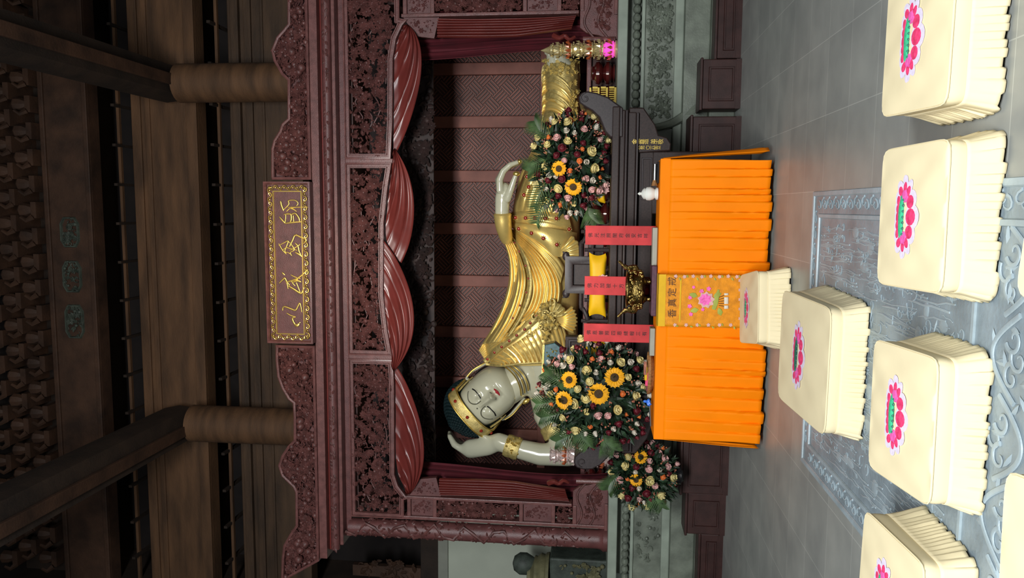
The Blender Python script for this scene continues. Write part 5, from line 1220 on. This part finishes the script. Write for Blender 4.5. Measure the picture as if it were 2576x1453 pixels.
def arrangement(label, ctr, rad, n, seed, suns, base, palms, fixed=(), groupn='flower arrangements round the altar'):
    global SUNM
    R = random.Random(seed); c = Vector(ctr); t = thing('flower_arrangement', label, 'flower arrangement', (c.x, c.y, base[0]), groupn)
    nb = MB(); nb.lathe([(base[1]*.8, 0), (base[1], .02), (base[1]*.9, .05), (base[1]*.45, .1), (base[1]*.45, max(.12, c.z-rad[2]*.7-base[0]))], (c.x, c.y, base[0]+.002), 20); nb.build('stand', 'black', t)
    mb = MB(); mb.ball(c, (rad[0]*.72, rad[1]*.6, rad[2]*.72), 16, 12); mb.build('floral_foam', 'leaf', t)
    def shell(th, ph, k=1): return Vector((rad[0]*k*sin(th)*cos(ph), -rad[1]*k*cos(th), rad[2]*k*sin(th)*sin(ph)))
    if SUNM is None:
        o = sunflower().build('sunflower', 'f_sun'); SUNM = [o.data]; bpy.data.objects.remove(o)
        mb = MB(); mb.lathe([(.001, .022), (.02, .02), (.036, .012), (.04, .0)], (0, 0, 0), 16)
        o = mb.build('seed_head', 'f_eye'); SUNM.append(o.data); bpy.data.objects.remove(o)
    placed = []
    for x, y, s_ in suns:
        p = P(x, y, c.y-rad[1]*.9); dx, dz = (p.x-c.x)/rad[0], (p.z-c.z)/rad[2]; k = sqrt(max(.1, 1-dx*dx-dz*dz)); p = P(x, y, c.y-rad[1]*k*1.08)
        d = Vector((dx*.7, -1, dz*.5+.12)).normalized(); o = put(SUNM[0], 'sunflower', t, p, d, s_, R.random()); q = bpy.data.objects.new('seed_head', SUNM[1]); C.objects.link(q); q.parent = o; placed.append((p, .075*s_))
    mb = MB(); leaves = 0
    while leaves < 900:       # leaves and fern tips poking out between the blossoms
        th = math.acos(1-1.25*R.random()); ph = R.random()*2*pi; k = R.uniform(.6, .97); q = c+shell(th, ph, k); d = shell(th, ph).normalized(); d = (d+Vector((R.gauss(0, .5), R.gauss(0, .3), R.gauss(0, .5)))).normalized()
        L_ = R.uniform(.06, .15); sd = d.cross(Vector((R.gauss(0, 1), R.gauss(0, 1), R.gauss(0, 1)))).normalized()*L_*.2
        up = d.cross(sd).normalized()*L_*.08
        mb.add([q, q+d*L_*.45+sd, q+d*L_, q+d*L_*.45-sd, q+d*L_*.45+up], [(0, 1, 4), (1, 2, 4), (2, 3, 4), (3, 0, 4)]); leaves += 1
    mb.build('leaves', 'leaf', t, smooth=0)
    for (x0, y0), (x1, y1) in palms:
        mb = MB(); a = P(x0, y0, c.y-rad[1]*.45); b = P(x1, y1, c.y-rad[1]*.6); mid = (a+b)/2+Vector((0, -.05, .04)); sp = cr([a, mid, b], 16); mb.tube(sp, [.006, .002], 5); d = (b-a).normalized(); s_ = d.cross(Vector((0, 1, 0))).normalized()
        for i in range(2, 16):
            for sg in (1, -1):
                l = .19*(1-abs(i/15-.45)*.9); e = sp[i]+d*l*.55+s_*sg*l*.75; w_ = d*.009
                mb.add([sp[i]-w_, sp[i]+w_, e+Vector((0, -.02, 0)), (sp[i]+e)/2+Vector((0, -.02, 0))+w_], [(0, 1, 3), (0, 3, 2), (1, 2, 3)])
        mb.build('palm_frond', 'leaf_l', t, smooth=0)
    kinds = ['cream']*20+['white']*20+['pink']*18+['red']*22+['orange']*9; k = 0; tr_ = 0
    while k < n and tr_ < 6000:
        tr_ += 1; th = math.acos(1-1.12*R.random()); ph = R.random()*2*pi; q = c+shell(th, ph, R.uniform(.95, 1.10)); kd = R.choice(kinds)
        if kd == 'pink' and q.z > c.z+.15 and R.random() < .6: continue
        s_ = dict(cream=.95, white=.60, pink=.74, red=.78, orange=.66)[kd]*R.uniform(.8, 1.2); rr = .05*s_
        if any((q-p).length < (rr+r2)*.9 for p, r2 in placed): continue
        d = (shell(th, ph).normalized()+Vector((R.gauss(0, .25), -.35, R.gauss(0, .25)))).normalized(); nm, me = flower_mesh(kd); put(me, nm, t, q, d, s_, R.random()*6); placed.append((q, rr)); k += 1
    mb = MB()
    for k in range(60):
        th = math.acos(1-1.1*R.random()); ph = R.random()*2*pi; q = c+shell(th, ph, R.uniform(1.0, 1.1))
        for j in range(4): mb.ball(q+Vector((R.gauss(0, .016), R.gauss(0, .01), R.gauss(0, .016))), R.uniform(.006, .011), 5, 4)
    mb.build('berry_sprigs', 'f_brick', t)
    return t
arrangement('largest flower arrangement, at left of the red tablets, with four sunflowers', P(1505, 992, 7.45)[:], (.50, .24, .53), 110, 11, [(1546, 949, 1.05), (1506, 990, 1.1), (1432, 955, .9), (1419, 1006, 1.0)], (.002, .14),
            [((1450, 1000), (1350, 1015)), ((1440, 960), (1372, 935)), ((1470, 1080), (1400, 1110)), ((1520, 1090), (1545, 1130)), ((1460, 1060), (1480, 1120)), ((1440, 1030), (1362, 1050)), ((1470, 960), (1430, 985))])
arrangement('flower arrangement on the right part of the granite altar, with two sunflowers', P(1436, 412, 8.02)[:], (.50, .24, .36), 92, 12, [(1406, 424, .85), (1442, 470, .95)], (AT, .12),
            [((1400, 440), (1345, 520)), ((1390, 350), (1345, 305)), ((1400, 480), (1350, 560)), ((1480, 520), (1500, 560)), ((1380, 400), (1330, 430))])
arrangement('smallest flower arrangement, low at left between table and platform, with two sunflowers', P(1618, 1190, 8.2)[:], (.33, .2, .34), 56, 13, [(1612, 1149, .8), (1600, 1207, .75)], (.532, .1), [((1560, 1190), (1530, 1230)), ((1640, 1220), (1665, 1275))])
